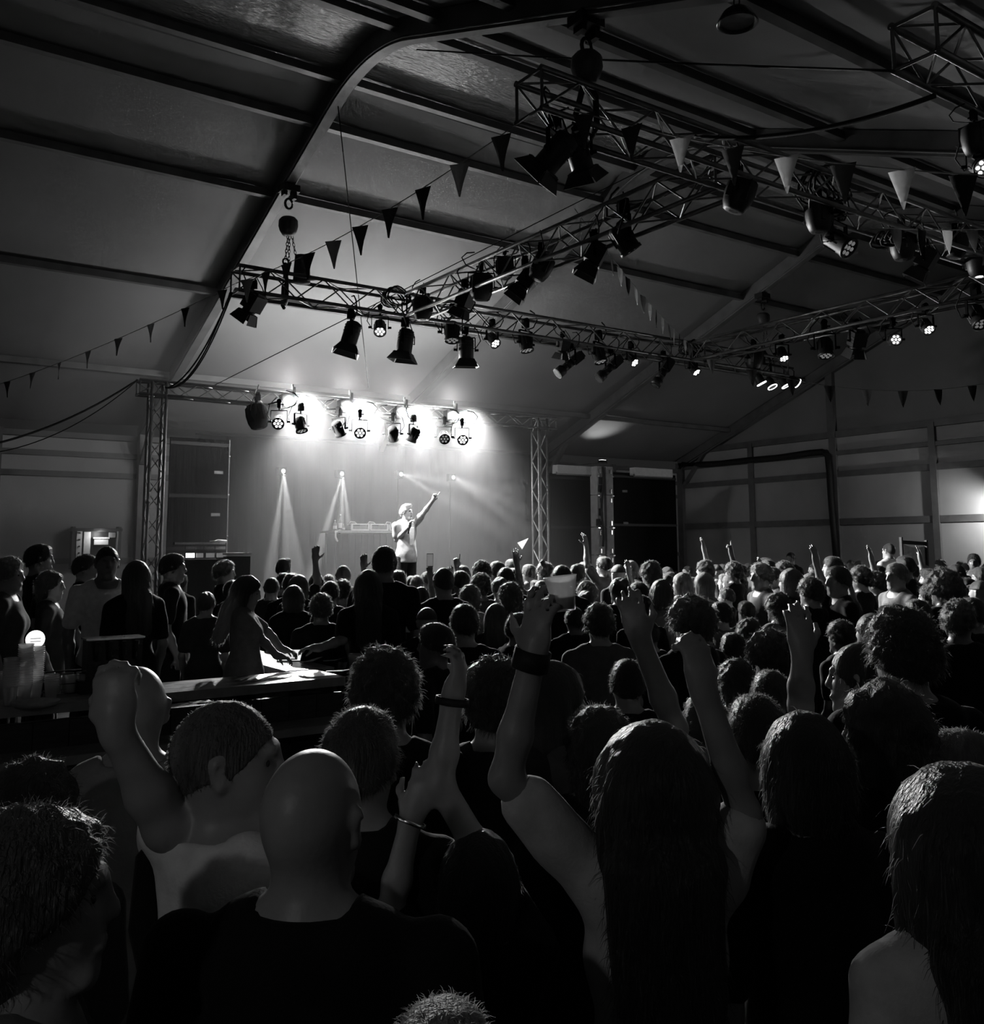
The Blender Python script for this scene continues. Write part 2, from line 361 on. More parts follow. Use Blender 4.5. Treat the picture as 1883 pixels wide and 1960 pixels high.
# ---------------------------------------------------------------- fixtures
def led_mesh():
    pass
def fixture_protos():
    P = {}
    # bodies point along -Z with the pivot at the origin
    m = MB(); m.lathe([(0.0, 0.13), (0.07, 0.13), (0.088, 0.1), (0.09, -0.09), (0.1, -0.095), (0.1, -0.125), (0.088, -0.125), (0.088, -0.105), (0, -0.105)], 18)
    for t in range(6): m.box((0.092*math.cos(t), 0.092*math.sin(t), 0.03), (0.012, 0.012, 0.13))
    P['led'] = m.mesh('lamp_body')
    m = MB()
    for k in range(7):
        r, t = (0.0, 0) if k == 0 else (0.055, k*math.pi/3)
        m.lathe([(0.02, -0.108), (0.018, -0.116), (0.0, -0.12)], 10, Matrix.Translation((r*math.cos(t), r*math.sin(t), 0)))
    P['leds'] = m.mesh('led_cluster')
    m = MB(); m.lathe([(0.0, 0.2), (0.05, 0.2), (0.1, 0.17), (0.108, 0.1), (0.108, -0.15), (0.098, -0.16), (0, -0.15)], 18)
    for z in (0.05, 0.09, 0.13): m.lathe([(0.108, z-0.008), (0.114, z), (0.108, z+0.008)], 18)
    P['can'] = m.mesh('lamp_body')
    m = MB()
    for i in range(4):
        c, s_ = math.cos(i*math.pi/2), math.sin(i*math.pi/2); R = Matrix.Rotation(i*math.pi/2, 4, 'Z')
        v = [R@Vector(p) for p in ((0.1, -0.1, -0.13), (0.1, 0.1, -0.13), (0.17, 0.16, -0.25), (0.17, -0.16, -0.25))]
        w = [p+R@Vector((0.006, 0, 0.004)) for p in v]
        m.add(v+w, [(0, 1, 2, 3), (7, 6, 5, 4), (0, 3, 7, 4), (1, 0, 4, 5), (2, 1, 5, 6), (3, 2, 6, 7)])
    m.box((0, 0, -0.14), (0.23, 0.23, 0.015)); P['frame'] = m.mesh('colour_frame')
    m = MB(); m.box((0, 0, 0.03), (0.24, 0.22, 0.24)); m.lathe([(0, -0.09), (0.1, -0.09), (0.1, -0.15), (0.09, -0.15), (0.085, -0.12), (0, -0.12)], 16)
    for z in (-0.03, 0.02, 0.07): m.box((0, 0, z), (0.255, 0.2, 0.012))
    m.box((0.0, 0, 0.16), (0.16, 0.14, 0.05)); P['fresnel'] = m.mesh('lamp_body')
    m = MB()
    for i in range(4):
        R = Matrix.Rotation(i*math.pi/2+0.1, 4, 'Z'); a = 0.1 if i % 2 else 0.13
        v = [R@Vector(p) for p in ((0.105, -a*0.8, -0.14), (0.105, a*0.8, -0.14), (0.16, a*1.1, -0.29), (0.16, -a*1.1, -0.29))]
        w = [p+R@Vector((0.005, 0, 0.003)) for p in v]
        m.add(v+w, [(0, 1, 2, 3), (7, 6, 5, 4), (0, 3, 7, 4), (1, 0, 4, 5), (2, 1, 5, 6), (3, 2, 6, 7)])
    P['doors'] = m.mesh('barn_doors')
    m = MB()   # boxy moving head: wide shoulders, tapering head
    m.lathe([(0, 0.2), (0.12, 0.2), (0.17, 0.15), (0.18, 0.02), (0.165, -0.1), (0.13, -0.19), (0.1, -0.21), (0, -0.2)], 8)
    m.box((0, 0, 0.05), (0.3, 0.24, 0.26)); P['head'] = m.mesh('lamp_head')
    m = MB(); m.box((0, 0, 0.14), (0.17, 0.17, 0.22)); m.cone((0, 0, 0.03), (0, 0, -0.2), 0.075, 0.075, 14); m.box((0, 0, -0.09), (0.2, 0.1, 0.05)); m.cone((0, 0, -0.2), (0, 0, -0.34), 0.1, 0.105, 14); m.box((0, 0, 0.27), (0.13, 0.13, 0.05)); P['profile'] = m.mesh('lamp_body')
    m = MB(); m.disc((0, 0, -0.345), 0.09, (0, 0, -1)); P['plens'] = m.mesh('lens')
    m = MB(); m.disc((0, 0, -0.128), 0.085, (0, 0, -1)); P['flens'] = m.mesh('lens')
    m = MB(); m.disc((0, 0, -0.155), 0.095, (0, 0, -1)); P['clens'] = m.mesh('lens')
    m = MB(); m.disc((0, 0, -0.206), 0.09, (0, 0, -1)); P['hlens'] = m.mesh('lens')
    m = MB(); m.box((0, 0, -0.03), (0.06, 0.1, 0.09)); m.cone((0, -0.04, 0.03), (0, 0.04, 0.03), 0.04, n=10); m.cone((0, 0, -0.07), (0, 0, -0.12), 0.014, n=6); m.box((0.05, 0, -0.02), (0.05, 0.02, 0.02)); P['clamp'] = m.mesh('hook_clamp')
    for nm, w, l in (('yoke', 0.13, 0.2), ('yoke_big', 0.2, 0.24)):
        m = MB(); m.box((0, 0, -0.12), (2*w, 0.035, 0.012))
        for s_ in (-1, 1):
            m.box((s_*w, 0, -0.12-l/2), (0.012, 0.035, l)); m.cone((s_*w, 0, -0.12-l+0.02), (s_*(w+0.05), 0, -0.12-l+0.02), 0.018, n=8)
        P[nm] = m.mesh('yoke')
    m = MB(); pts = [(0.02, 0.02, -0.1), (0.14, 0.05, -0.06), (0.24, 0.06, -0.02), (0.3, 0.04, 0.1), (0.22, 0.02, 0.18), (0.1, 0, 0.2)]
    m.tube(pts, 0.01, 5); m.tube([(0.02, 0.03, -0.28), (-0.12, 0.1, -0.3), (-0.2, 0.08, -0.18), (-0.16, 0.03, -0.02), (-0.05, 0.02, 0.1)], 0.008, 5); P['cable'] = m.mesh('cable')
    return P
FP = fixture_protos()
NAMES = {'led': 'led_par_lamp', 'leddim': 'led_par_lamp', 'can': 'par_can', 'fresnel': 'fresnel_lamp', 'head': 'moving_head_lamp', 'profile': 'profile_spotlight'}
LOOK = {'led': 'LED par lamp with seven lit cells', 'leddim': 'unlit LED par lamp', 'can': 'black par can with square snout', 'fresnel': 'black fresnel lamp with barn doors', 'head': 'bulky moving-head lamp', 'profile': 'long tilted profile spotlight'}
def fixture(kind, P, aim, where, tilt_yaw=None, scale=1.0, group='lamps on the lighting rig'):
    """P: centre of the lamp body"""
    aim = Vector(aim).normalized(); big = kind in ('head', 'profile'); l = (0.3 if not big else 0.34)*scale
    yaw = math.atan2(aim.y, aim.x)+math.pi/2
    o = empty(NAMES[kind], Vector(P)+Vector((0, 0, l)), yaw, (LOOK[kind]+' '+where), 'stage lamp', group)
    o.scale = (scale,)*3
    put('hook_clamp', FP['clamp'], M_PARB, o); put('yoke', FP['yoke_big' if big else 'yoke'], M_PARB, o)
    put('cable', FP['cable'], M_RUB, o)
    tilt = math.acos(max(-1, min(1, -aim.z)))           # 0 = straight down; local -Y is the horizontal aim
    Mb = Matrix.Translation((0, 0, -l/scale))@Matrix.Rotation(-tilt, 4, 'X')
    key = 'led' if kind == 'leddim' else kind
    b = put('lamp_body', FP[key], M_PARB if 'stage' in group else M_BLACK, o, Mb)
    if 'stage' in group:      # outrigger pipe back to the lower chord of the stage arch
        q = Vector((o.location.x, SY-SS/2, zl)); Mi = (Matrix.Translation(o.location)@Matrix.Rotation(yaw, 4, 'Z')@Matrix.Scale(scale, 4)).inverted()
        MB().cone((0, 0, .03), Mi@q, .014, n=7).build('outrigger_pipe', M_PARB, o)
    if key == 'led': put('led_cluster', FP['leds'], M_LED if kind == 'led' else M_LEDLOW, b)
    if kind == 'can': put('colour_frame', FP['frame'], M_BLACK, b); put('lens', FP['clens'], M_LENS, b)
    if kind == 'fresnel': put('barn_doors', FP['doors'], M_BLACK, b); put('lens', FP['flens'], M_LENS, b)
    if kind == 'head': put('lens', FP['hlens'], M_LENS, b)
    if kind == 'profile': put('lens', FP['plens'], M_LENS, b)
    return o
DN = (0, 0, -1)
CAMD = (-0.45, -0.75, -0.48)
YA, XB, YC, XD = 12.3, 7.0, 5.85, 13.2
for (x, y, k, aim, where, sc) in (
    (484, 582, 'fresnel', (-.3, .5, -.8), 'at the bar end of the stage-front truss', 0.95),
    (671, 643, 'can', (-.25, .1, -1), 'below the hoist side of the stage-front truss', 1.12),
    (727, 627, 'led', (-.3, -.6, -.75), 'next to the long par can nearest the bar', 0.95),
    (775, 657, 'can', (-.1, .1, -1), 'second of the three par cans', 1.12),
    (865, 636, 'leddim', (-.1, -.2, -1), 'between the second and third par cans', 1.25),
    (892, 670, 'can', (.05, .1, -1), 'last of the three par cans, its snout lit white', 1.1),
    (942, 651, 'led', (.1, -.75, -.7), 'just past the third par can', 0.95),
    (1006, 657, 'leddim', (.05, -.25, -1), 'halfway along the stage-front truss', 1.15),
    (1077, 664, 'fresnel', (0, .3, -1), 'above the first tilted profile spotlight', 0.75),
    (1092, 695, 'profile', (-.75, .2, -.62), 'first of the tilted three', 0.95),
    (1146, 679, 'leddim', (.1, -.3, -1), 'between the first two profile spotlights', 1.2),
    (1168, 703, 'profile', (-.7, .2, -.66), 'second of the tilted three', 0.95),
    (1208, 689, 'led', (.1, -.75, -.6), 'after the second profile spotlight', 0.95),
    (1270, 711, 'profile', (-.5, .2, -.8), 'third of the tilted three, near the bunting', 0.95),
    (1327, 706, 'led', (.1, -.65, -.75), 'under the corner where bunting ends', 0.95),
    (1443, 687, 'head', (.0, .1, -1), 'below the small hoist at the gable end', 1.0)):
    fixture(k, on_y(x, y, YA), aim, where, scale=sc)
for (x, y, k, aim, where, sc) in (
    (809, 590, 'head', DN, 'where the two trusses meet near the bar', 0.85),
    (889, 576, 'fresnel', (-.2, .4, -.9), 'close to the truss junction nearest the bar', 0.85),
    (921, 550, 'head', (.1, .2, -1), 'second moving head along the cross truss', 0.9),
    (966, 513, 'head', (-.1, -.2, -1), 'third moving head on the cross truss, smaller', 0.7),
    (1005, 538, 'fresnel', (-.5, .3, -.8), 'below the third moving head of the cross truss', 0.9),
    (1036, 512, 'head', (-.3, .3, -.9), 'fourth moving head of the cross truss, near the rafter', 0.8),
    (1138, 492, 'fresnel', (-.35, .3, -.85), 'halfway along the cross truss under the bunting', 0.9),
    (1194, 458, 'leddim', (.5, -.2, -.8), 'past the bunting on the cross truss', 1.3)):
    fixture(k, on_x(x, y, XB), aim, where, scale=sc)
for (x, y, k, aim, where, sc) in (
    (1062, 295, 'can', (-.3, .6, -.6), 'under the open end of the far truss', 1.0),
    (1108, 298, 'can', (.5, .2, -.8), 'beside the first par can at the open truss end', 0.9),
    (1415, 372, 'head', (-.2, .3, -.95), 'hanging at the junction in the middle of the rig', 0.85),
    (1567, 416, 'head', DN, 'under the far truss past the junction', 0.78),
    (1606, 464, 'leddim', (.1, -.7, -.6), 'facing the crowd beside a moving head', 1.2),
    (1727, 470, 'head', DN, 'next to the coiled cable on the far truss', 0.8),
    (1771, 500, 'fresnel', (-.2, .5, -.8), 'between two moving heads on the far truss', 0.85),
    (1830, 470, 'head', (-.1, .2, -1), 'behind the shiny pennant', 0.75),
    (1872, 505, 'head', DN, 'lowest at the frame edge of the far truss', 0.8)):
    fixture(k, on_y(x, y, YC), aim, where, scale=sc)
for (x, y, k, aim, where, sc) in (
    (1497, 678, 'led', (-.2, -.5, -.85), 'nearest the corner on the gable-side truss', 0.95),
    (1579, 666, 'leddim', (-.2, -.2, -1), 'second on the gable-side truss', 1.3),
    (1640, 652, 'fresnel', (.2, .4, -.9), 'third on the gable-side truss', 0.95),
    (1710, 650, 'led', (-.62, -.75, -.22), 'turned straight at the crowd on the gable-side truss', 0.95),
    (1772, 624, 'led', (-.3, -.6, -.7), 'fifth on the gable-side truss', 0.95),
    (1870, 606, 'leddim', (-.2, -.5, -.9), 'last in view on the gable-side truss', 1.3)):
    fixture(k, on_x(x, y, XD), aim, where, scale=sc)
fixture('led', on_y(1876, 318, 3.6), (-.6, -.6, -.5), 'hanging under the dark near truss', scale=0.8)
fixture('head', on_y(1866, 268, 3.6), DN, 'above the lit lamp on the near truss', scale=0.6)
# cluster of four short pars on a bar
cb = on_y(1488, 706, 12.3)
o = empty('par_cluster_bar', cb, label='bar of four short par lamps with bright rims at the gable end', cat='stage lamp')
MB().box((0, 0, 0.06), (1.0, 0.04, 0.04)).build('bar', M_BLACK, o)
m = MB(); m.lathe([(0, .12), (.05, .12), (.085, .06), (.09, -.08), (.1, -.09), (.1, -.1), (.08, -.1), (0, -.095)], 14); pm = m.mesh('lamp_body')
m = MB(); m.lathe([(.1, -.088), (.106, -.1), (.1, -.112), (.085, -.104)], 16); rm = m.mesh('glow_rim')
for (x, y, a) in ((1453, 726, (.35, -.3, -.9)), (1474, 733, (.1, -.45, -.9)), (1500, 731, (.25, -.4, -.9)), (1519, 729, (.8, -.35, -.5))):
    p = on_y(x, y, 12.25)-cb
    b = put('lamp_body', pm, M_BLACK, o, frame_m(-Vector(a), p)); put('glow_rim', rm, M_GLINT, b)  # rims emit by themselves: the lit edge is painted in as glow
    MB().tube([(p.x, 0, 0.05), (p.x+0.05, p.y*0.5, 0.0), p], 0.012, 5).build('hanger', M_BLACK, o)
MB().tube([(-0.1, 0, 0.05), (-0.12, 0.02, 0.2), (-0.02, 0, 0.32), (0.1, 0, 0.3)], 0.015, 5).build('hook', M_BLACK, o)
MB().cone((-0.4, 0, 0.06), (-0.4, 0, 0.3), 0.02, n=6).build('drop_pole', M_BLACK, o)
# motor/dimmer boxes near rig corners: cable coils
def coil(P, label, r=0.16):
    o = empty('cable_coil', P, label=label, cat='cable coil', group='cable coils on the trusses'); m = MB()
    for k in range(5):
        q = random.uniform(-.3, .3); w = random.uniform(-.4, .4)
        m.tube([Vector((r*(1+q*.4)*math.cos(t), 0.06*k-0.12+0.05*math.sin(t*2), 0.7*r*math.sin(t)+w*0.05)) for t in np.linspace(0, 2*math.pi, 15)[:-1]], 0.014, 5, closed=True)
    m.build('cable_loops', M_RUB, o)
coil(Vector((6.75, 12.3, ZT+0.12)), 'messy black cable coil lying on the truss junction nearest the bar', 0.2)
coil(on_y(1701, 455, YC), 'coiled cable hanging under the far truss beside a moving head', 0.12)
coil(Vector((8.3, 5.85, ZT+0.1)), 'black cable tangle on the far truss junction', 0.26)
coil(Vector((13.1, 12.3, ZT+0.1)), 'cable coil on the corner where the bunting ends', 0.18)

# ---------------------------------------------------------------- stage lamps
def blinder(px, i):
    P = on_y(px[0], px[1], SY-0.2)
    o = empty('blinder_lamp', P, label='%s of four glaring twin blinder lamps above the stage' % ('first', 'second', 'third', 'fourth')[i], cat='stage lamp', group='blinder lamps over the stage')
    m = MB(); m.box((0, 0.09, 0), (0.44, 0.14, 0.22)); m.box((0, 0.06, 0.17), (0.05, 0.04, 0.16)); m.build('housing', M_BLACK, o)
    for s_ in (-1, 1):
        m = MB(); m.lathe([(0.0, 0.0), (0.06, 0.012), (0.085, 0.03)], 16, Matrix.Translation((s_*0.105, 0.02, 0))@Matrix.Rotation(math.pi/2, 4, 'X')); m.build('lamp_cell', M_LAMP, o)
    L = bpy.data.lights.new('blinder_light', 'SPOT'); L.energy = BLINDER_W; L.spot_size = math.radians(124); L.spot_blend = 0.8; L.shadow_soft_size = 0.1
    lo = bpy.data.objects.new('blinder_light', L); col.objects.link(lo); lo.parent = o
    lo.matrix_local = frame_m(Vector((-.15, 1, 1.0)), (0, -0.12, 0))
    L = bpy.data.lights.new('blinder_spill', 'POINT'); L.energy = SPILL_W; L.shadow_soft_size = 0.2
    lo = bpy.data.objects.new('blinder_spill', L); col.objects.link(lo); lo.parent = o; lo.location = (0, .3, .42)  # added point light above the lamp, brightens roof and haze
    MB().cone((0, 0.08, 0.1), (0, 0.12, 0.3), 0.02, n=6).build('hanger', M_BLACK, o)
for i, p in enumerate(((565, 768), (675, 778), (780, 790), (876, 797))): blinder(p, i)
for (x, y, k, aim, where) in (
    (534, 807, 'led', (-.45, -.78, -.42), 'facing the crowd below the first blinder'),
    (575, 813, 'leddim', (.1, -.3, -.9), 'tilted down right after the first lit par'),
    (648, 820, 'leddim', (.5, .3, -.8), 'before the second blinder'),
    (688, 824, 'led', (-.3, -.8, -.5), 'facing the crowd below the second blinder'),
    (752, 830, 'leddim', (.3, .5, -.6), 'before the third blinder'),
    (791, 832, 'leddim', (-.2, .4, -.85), 'below the third blinder, nose down'),
    (850, 836, 'leddim', (-.4, -.75, -.45), 'facing the crowd before the fourth blinder'),
    (884, 838, 'led', (-.35, -.8, -.45), 'facing the crowd below the fourth blinder')):
    fixture(k, on_y(x, y, SY-0.6), aim, where, scale=1.0, group='par lamps over the stage')
fixture('head', on_y(492, 797, SY-0.2), (.2, -.1, -1), 'at the bar end of the stage arch', scale=1.0, group='par lamps over the stage')
# four small beam lamps on stands upstage
beams = []
for i, (x, y, dirs) in enumerate(((540, 902, ((-.16, -.1, -1), (.02, -.1, -1), (.14, -.1, -1))), (652, 907, ((-.36, -.1, -1), (-.06, -.1, -1), (.1, -.1, -1))), (765, 908, ((1, .32, -.06), (1, .3, -.36))), (865, 914, ((1, .4, -.24), (1, .35, -.42))))):
    P = on_y(x, y, 17.6)
    o = empty('beam_lamp', (P.x, P.y, 0.94), label='%s small beam lamp on a thin pole upstage' % ('first', 'second', 'third', 'fourth')[i], cat='stage lamp', group='beam lamps upstage')
    h = P.z-0.94
    MB().cone((0, .08, 0), (0, .08, h-0.05), 0.018, n=7).build('pole', M_BLACK, o)
    MB().lathe([(0, 0.03), (0.16, 0.02), (0.17, 0)], 14).build('base', M_BLACK, o)
    MB().box((0, 0.04, h), (0.16, 0.12, 0.16)).build('lamp_body', M_BLACK, o)
    MB().lathe([(0, 0), (.03, .005), (.04, .02)], 12, Matrix.Translation((0, -0.04, h))@Matrix.Rotation(math.pi/2, 4, 'X')).build('lens', M_GLINT, o)
    for d in dirs:
        L = bpy.data.lights.new('beam', 'SPOT'); L.energy = 5000 if d[2] < -.9 else 4500; L.spot_size = math.radians(8); L.spot_blend = 0.5; L.shadow_soft_size = 0.02
        lo = bpy.data.objects.new('beam', L); col.objects.link(lo); lo.parent = o
        lo.matrix_local = frame_m(-Vector(d), (0, -0.09, h))
for (x, y) in ((560, 828),):
    pass

# lamps lighting the performer hang on the stage-front truss
for (x, y, e) in ((942, 651, 420), (727, 627, 320)):
    p = on_y(x, y, YA)+Vector((0, .15, -.12)); L = bpy.data.lights.new('key_light', 'SPOT'); L.energy = e; L.spot_size = math.radians(16); L.spot_blend = .6; L.shadow_soft_size = .05
    lo = bpy.data.objects.new('key_light', L); col.objects.link(lo); lo.matrix_world = frame_m(p-at(785, 1010, 16.0), p)
def hanging_bulb(P, top, e, label, r=.05):
    o = empty('hanging_lamp', P, label=label, cat='lamp')
    MB().lathe([(0, .09), (.03, .09), (.14, .0), (.15, -.01), (.14, -.012), (.028, .075)], 18).build('lamp_shade', M_BLACK, o)
    MB().lathe([(0, -.04), (.025, -.03), (.035, 0), (.02, .04), (0, .05)], 12).build('bulb', M_GLINT, o)
    MB().cone((0, 0, .09), (0, 0, top-P[2]), .006, n=5).build('cord', M_RUB, o)
    L = bpy.data.lights.new('bulb_light', 'POINT'); L.energy = e; L.shadow_soft_size = r
    lo = bpy.data.objects.new('bulb_light', L); col.objects.link(lo); lo.parent = o; lo.location = (0, 0, -.1)
hanging_bulb((-1.5, 0.4, 2.75), 5.0, FILL_LAMP_W, 'shaded bulb hanging beside the bar')  # fill lamp added out of view to light the nearest people
hanging_bulb((20.2, 10.3, 2.9), 7.5, GABLE_LAMP_W, 'shaded bulb hanging close to the gable wall')
P = on_y(1153, 884, 18.7); o = empty('uplight', P, label='small uplight washing the tent roof above the pillar', cat='lamp')
MB().box((0, 0, 0), (.2, .14, .08)).build('lamp_body', M_BLACK, o); MB().box((0, 0, .045), (.16, .1, .01)).build('lens', M_GLINT, o); MB().box((0, .7, -.02), (.04, 1.5, .03)).build('wall_arm', M_RAIL, o)
L = bpy.data.lights.new('uplight', 'SPOT'); L.energy = 30; L.spot_size = math.radians(95); L.spot_blend = .8; L.shadow_soft_size = .05
lo = bpy.data.objects.new('uplight', L); col.objects.link(lo); lo.parent = o; lo.matrix_local = frame_m((0, 0, -1), (0, 0, .08))

# ================================================================ stage
STZ = 0.94
deck = empty('stage_platform', (7.85, 16.5, 0), label='raised stage platform with black skirt under the towers', cat='stage')
MB().box((0, 0, STZ-.06), (7.4, 5.2, 0.12)).build('deck', M_BLACK, deck)
m = MB()
for k in range(44):
    xa = -3.7+7.4*k/44; m.box((xa+0.084, -2.62+0.02*(k % 2), STZ/2-.06), (0.17, 0.03, STZ-.12))
m.build('skirt', M_CLOTH, deck)
for ix in (-3.5, -1.8, 0, 1.8, 3.5):
    for iy in (-2.4, 0, 2.4): MB().cone((ix, iy, 0), (ix, iy, STZ-.12), 0.03, n=8).build('leg', M_RAIL, deck)
def drape(name, label, x0, x1, y, z0, z1, n=40, amp=0.05, m_=None):
    o = empty(name, ((x0+x1)/2, y, z0), label=label, cat='drape')
    v = []; f = []; xm = (x0+x1)/2
    for i in range(n+1):
        x = x0+(x1-x0)*i/n; yy = amp*math.sin(i*1.7)+amp*0.5*math.sin(i*0.61)
        v += [(x-xm, yy, 0), (x-xm, yy*0.8, (z1-z0)*0.5), (x-xm, yy*0.4, z1-z0)]
    for i in range(n): f += [(i*3, i*3+3, i*3+4, i*3+1), (i*3+1, i*3+4, i*3+5, i*3+2)]
    mm = MB().add(v, f, True); ob = mm.build('cloth', m_ or M_CLOTH, o)
    MB().cone((x0-xm, 0, z1-z0+0.02), (x1-xm, 0, z1-z0+0.02), 0.025, n=7).build('rail', M_BLACK, o)
    return o
drape('backdrop', 'wide dark backdrop cloth behind the performer', 6.0, 14.9, 19.4, 0.0, 4.42, 90, 0.03)
# black masking flats beside the stage
def flat(label, x0, x1, y, z1, plates, edge=None, z0=0.0):
    z1 -= z0; plates = [(x_, z_-z0) for x_, z_ in plates]
    o = empty('masking_flat', ((x0+x1)/2, y, z0), label=label, cat='stage flat', group='black masking flats')
    w = x1-x0
    MB().box((0, 0, z1/2), (w, 0.05, z1)).build('black_panel', M_CLOTH, o)
    for k in range(4):
        MB().box((0, -0.035, 0.2+(z1-0.3)*k/3), (w, 0.02, 0.06)).build('batten', M_BLACK, o)
    for (x, z) in plates: MB().box((x-(x0+x1)/2, -0.05, z), (0.16, 0.02, 0.055)).build('name_plate', M_PLATE, o)
    if edge is not None:
        MB().box((edge, -0.04, z1/2), (0.018, 0.03, z1)).build('pale_edge', M_PLATE, o)
        for z in (2.3, 3.05, 3.75): MB().box((edge, -0.06, z-z0), (0.025, 0.02, 0.025)).build('bolt', M_CHROME, o)
p1, p2 = on_y(420, 904, 16.9), on_y(414, 985, 16.9)
xa, xb = on_y(322, 950, 17.0).x, on_y(436, 950, 17.0).x
flat('black masking flat with two small plates next to the bar-side tower', xa, xb, 17.0, on_y(436, 843, 17.0).z, [(p1.x, p1.z), (p2.x, p2.z)], edge=(xb-xa)/2-0.01, z0=STZ)
xa, xb = on_y(1052, 950, 17.5).x, on_y(1134, 950, 17.5).x
zt_ = on_y(1100, 908, 17.5).z
flat('black masking flat between the gable-side tower and the latched pillar', xa, xb, 17.5, zt_, [])
xa, xb = on_y(1166, 950, 17.5).x, on_y(1292, 950, 17.5).x
p1, p2 = on_y(1198, 940, 17.4), on_y(1200, 1001, 17.4)
flat('black masking flat with two tiny plates between pillar and gable corner', xa, xb, 17.5, on_y(1200, 905, 17.5).z, [(p1.x, p1.z), (p2.x, p2.z)])
# pale latched pillar
xa, xb = on_y(1135.5, 960, 17.2).x, on_y(1168, 960, 17.2).x; w = xb-xa
zt_ = on_y(1150, 893, 17.2).z
o = empty('panel_pillar', ((xa+xb)/2, 17.2, 0), label='pale tall pillar of stacked panels with bright latches', cat='pillar')
zj = [0.0, on_y(1150, 1062, 17.2).z, on_y(1150, 1009, 17.2).z, on_y(1150, 948, 17.2).z, zt_]
for z0, z1 in zip(zj[:-1], zj[1:]):
    for s_ in (-1, 1): MB().box((s_*w*0.27, 0, (z0+z1)/2), (w*0.4, 0.25, z1-z0-0.015)).build('pillar_panel', M_PILLAR, o)
MB().box((0, 0.05, zt_/2), (w*0.3, 0.2, zt_)).build('dark_channel', M_BLACK, o)
for z in zj[1:]:
    for s_ in (-1, 1):
        for dz in (-0.13, 0.09): 
            if z+dz < zt_: MB().box((s_*w*0.32, -0.14, z+dz), (0.035, 0.03, 0.1)).build('latch', M_CHROME, o)
        MB().box((s_*w*0.42, -0.14, z-0.02 if z < zt_ else z-0.25), (w*0.12, 0.03, 0.02)).build('hinge', M_CHROME, o)
for (x, y) in ((1146, 1000), (1150, 980), (1149, 935), (1150, 920)):
    p = on_y(x, y, 17.05); MB().box((p.x-(xa+xb)/2, -0.13, p.z), (0.1, 0.05, 0.17)).build('cable_clamp', M_RUB, o)
MB().tube([on_y(1153+2*math.sin(k), 893+k*17, 17.02)-Vector(((xa+xb)/2, 17.2, 0)) for k in range(10)], 0.03, 6).build('hanging_cable', M_RUB, o)
# pale rolled blinds/boxes above the flats
for (x0, y0, x1, y1, lab) in ((1062, 896, 1134, 907, 'pale rolled awning box above the flat beside the tower'), (1210, 900, 1282, 912, 'pale rolled awning box above the flat by the gable corner')):
    a, b = on_y(x0, y0, 17.37), on_y(x1, y1, 17.37); za = (a.z+b.z)/2+0.02
    o = empty('awning_box', ((a.x+b.x)/2, 17.37, za), label=lab, cat='awning box')
    MB().box((0, 0, 0), (b.x-a.x, 0.2, 0.2)).build('casing', M_WHITE, o)
    MB().cone((-(b.x-a.x)/2, -0.06, -0.1), ((b.x-a.x)/2, -0.06, -0.1), 0.035, n=8).build('roller', M_PLATE, o)

# DJ desk
dx0, dx1 = on_y(632, 1018, 15.8).x, on_y(772, 1018, 15.8).x; dz = on_y(700, 1016, 15.8).z
dj = empty('dj_table', ((dx0+dx1)/2, 15.9, STZ), label='long black-draped table under the mixing decks', cat='table')
W_ = dx1-dx0; hz = dz-STZ
MB().box((0, 0, hz-0.02), (W_, 0.7, 0.04)).build('table_top', M_PLATE, dj)
m = MB()
for k in range(24): m.box((-W_/2+W_*(k+.5)/24, -0.35+0.012*(k % 2), hz/2-0.03), (W_/24, 0.02, hz-0.06))
m.build('table_skirt', M_CLOTH, dj)
for sx in (-1, 1):
    for sy in (-1, 1): MB().cone((sx*(W_/2-.1), sy*.28, 0), (sx*(W_/2-.1), sy*.28, hz-.04), .02, n=6).build('leg', M_RAIL, dj)
MB().tube([(-W_/2+0.1, -0.3, hz), (-W_/2-0.02, -0.36, hz-0.02), (-W_/2-0.03, -0.38, hz-0.12), (-W_/2+0.01, -0.38, hz-0.2)], 0.02, 5).build('loose_cloth_end', M_WHITE, dj)
for i, (xa, xb, lab) in enumerate(((665, 699, 'first pale media deck on the black-draped table'), (701, 735, 'middle pale media deck on the black-draped table'), (738, 764, 'pale mixer deck on the table beside the performer'))):
    a, b = on_y(xa, 1010, 15.75).x, on_y(xb, 1010, 15.75).x; w = b-a
    o = empty('media_deck', ((a+b)/2, 15.8, dz), label=lab, cat='media player', group='decks on the DJ table')
    MB().box((0, 0, 0.05), (w*0.98, 0.38, 0.08)).build('casing', M_PLATE, o)
    for zz in (0.115, 0.012): MB().box((0, -0.2, zz), (w, 0.03, 0.022)).build('bright_trim', M_WHITE, o)
    for s_ in (-1, 1):
        MB().box((s_*w*0.47, -0.2, 0.065), (0.035, 0.03, 0.09)).build('bright_trim', M_WHITE, o)
    MB().lathe([(0, .015), (.09, .015), (.1, 0)], 16, Matrix.Translation((0, 0.02, 0.095))).build('jog_wheel', M_BLACKG, o)
    MB().box((0, 0.13, 0.12), (0.16, 0.03, 0.07)).build('screen', M_PLATE, o)
    MB().tube([(-w*.3, .1, .1), (-w*.1, .12, .17), (w*.15, .12, .16), (w*.3, .1, .1)], .01, 5).build('cable', M_WHITE, o)
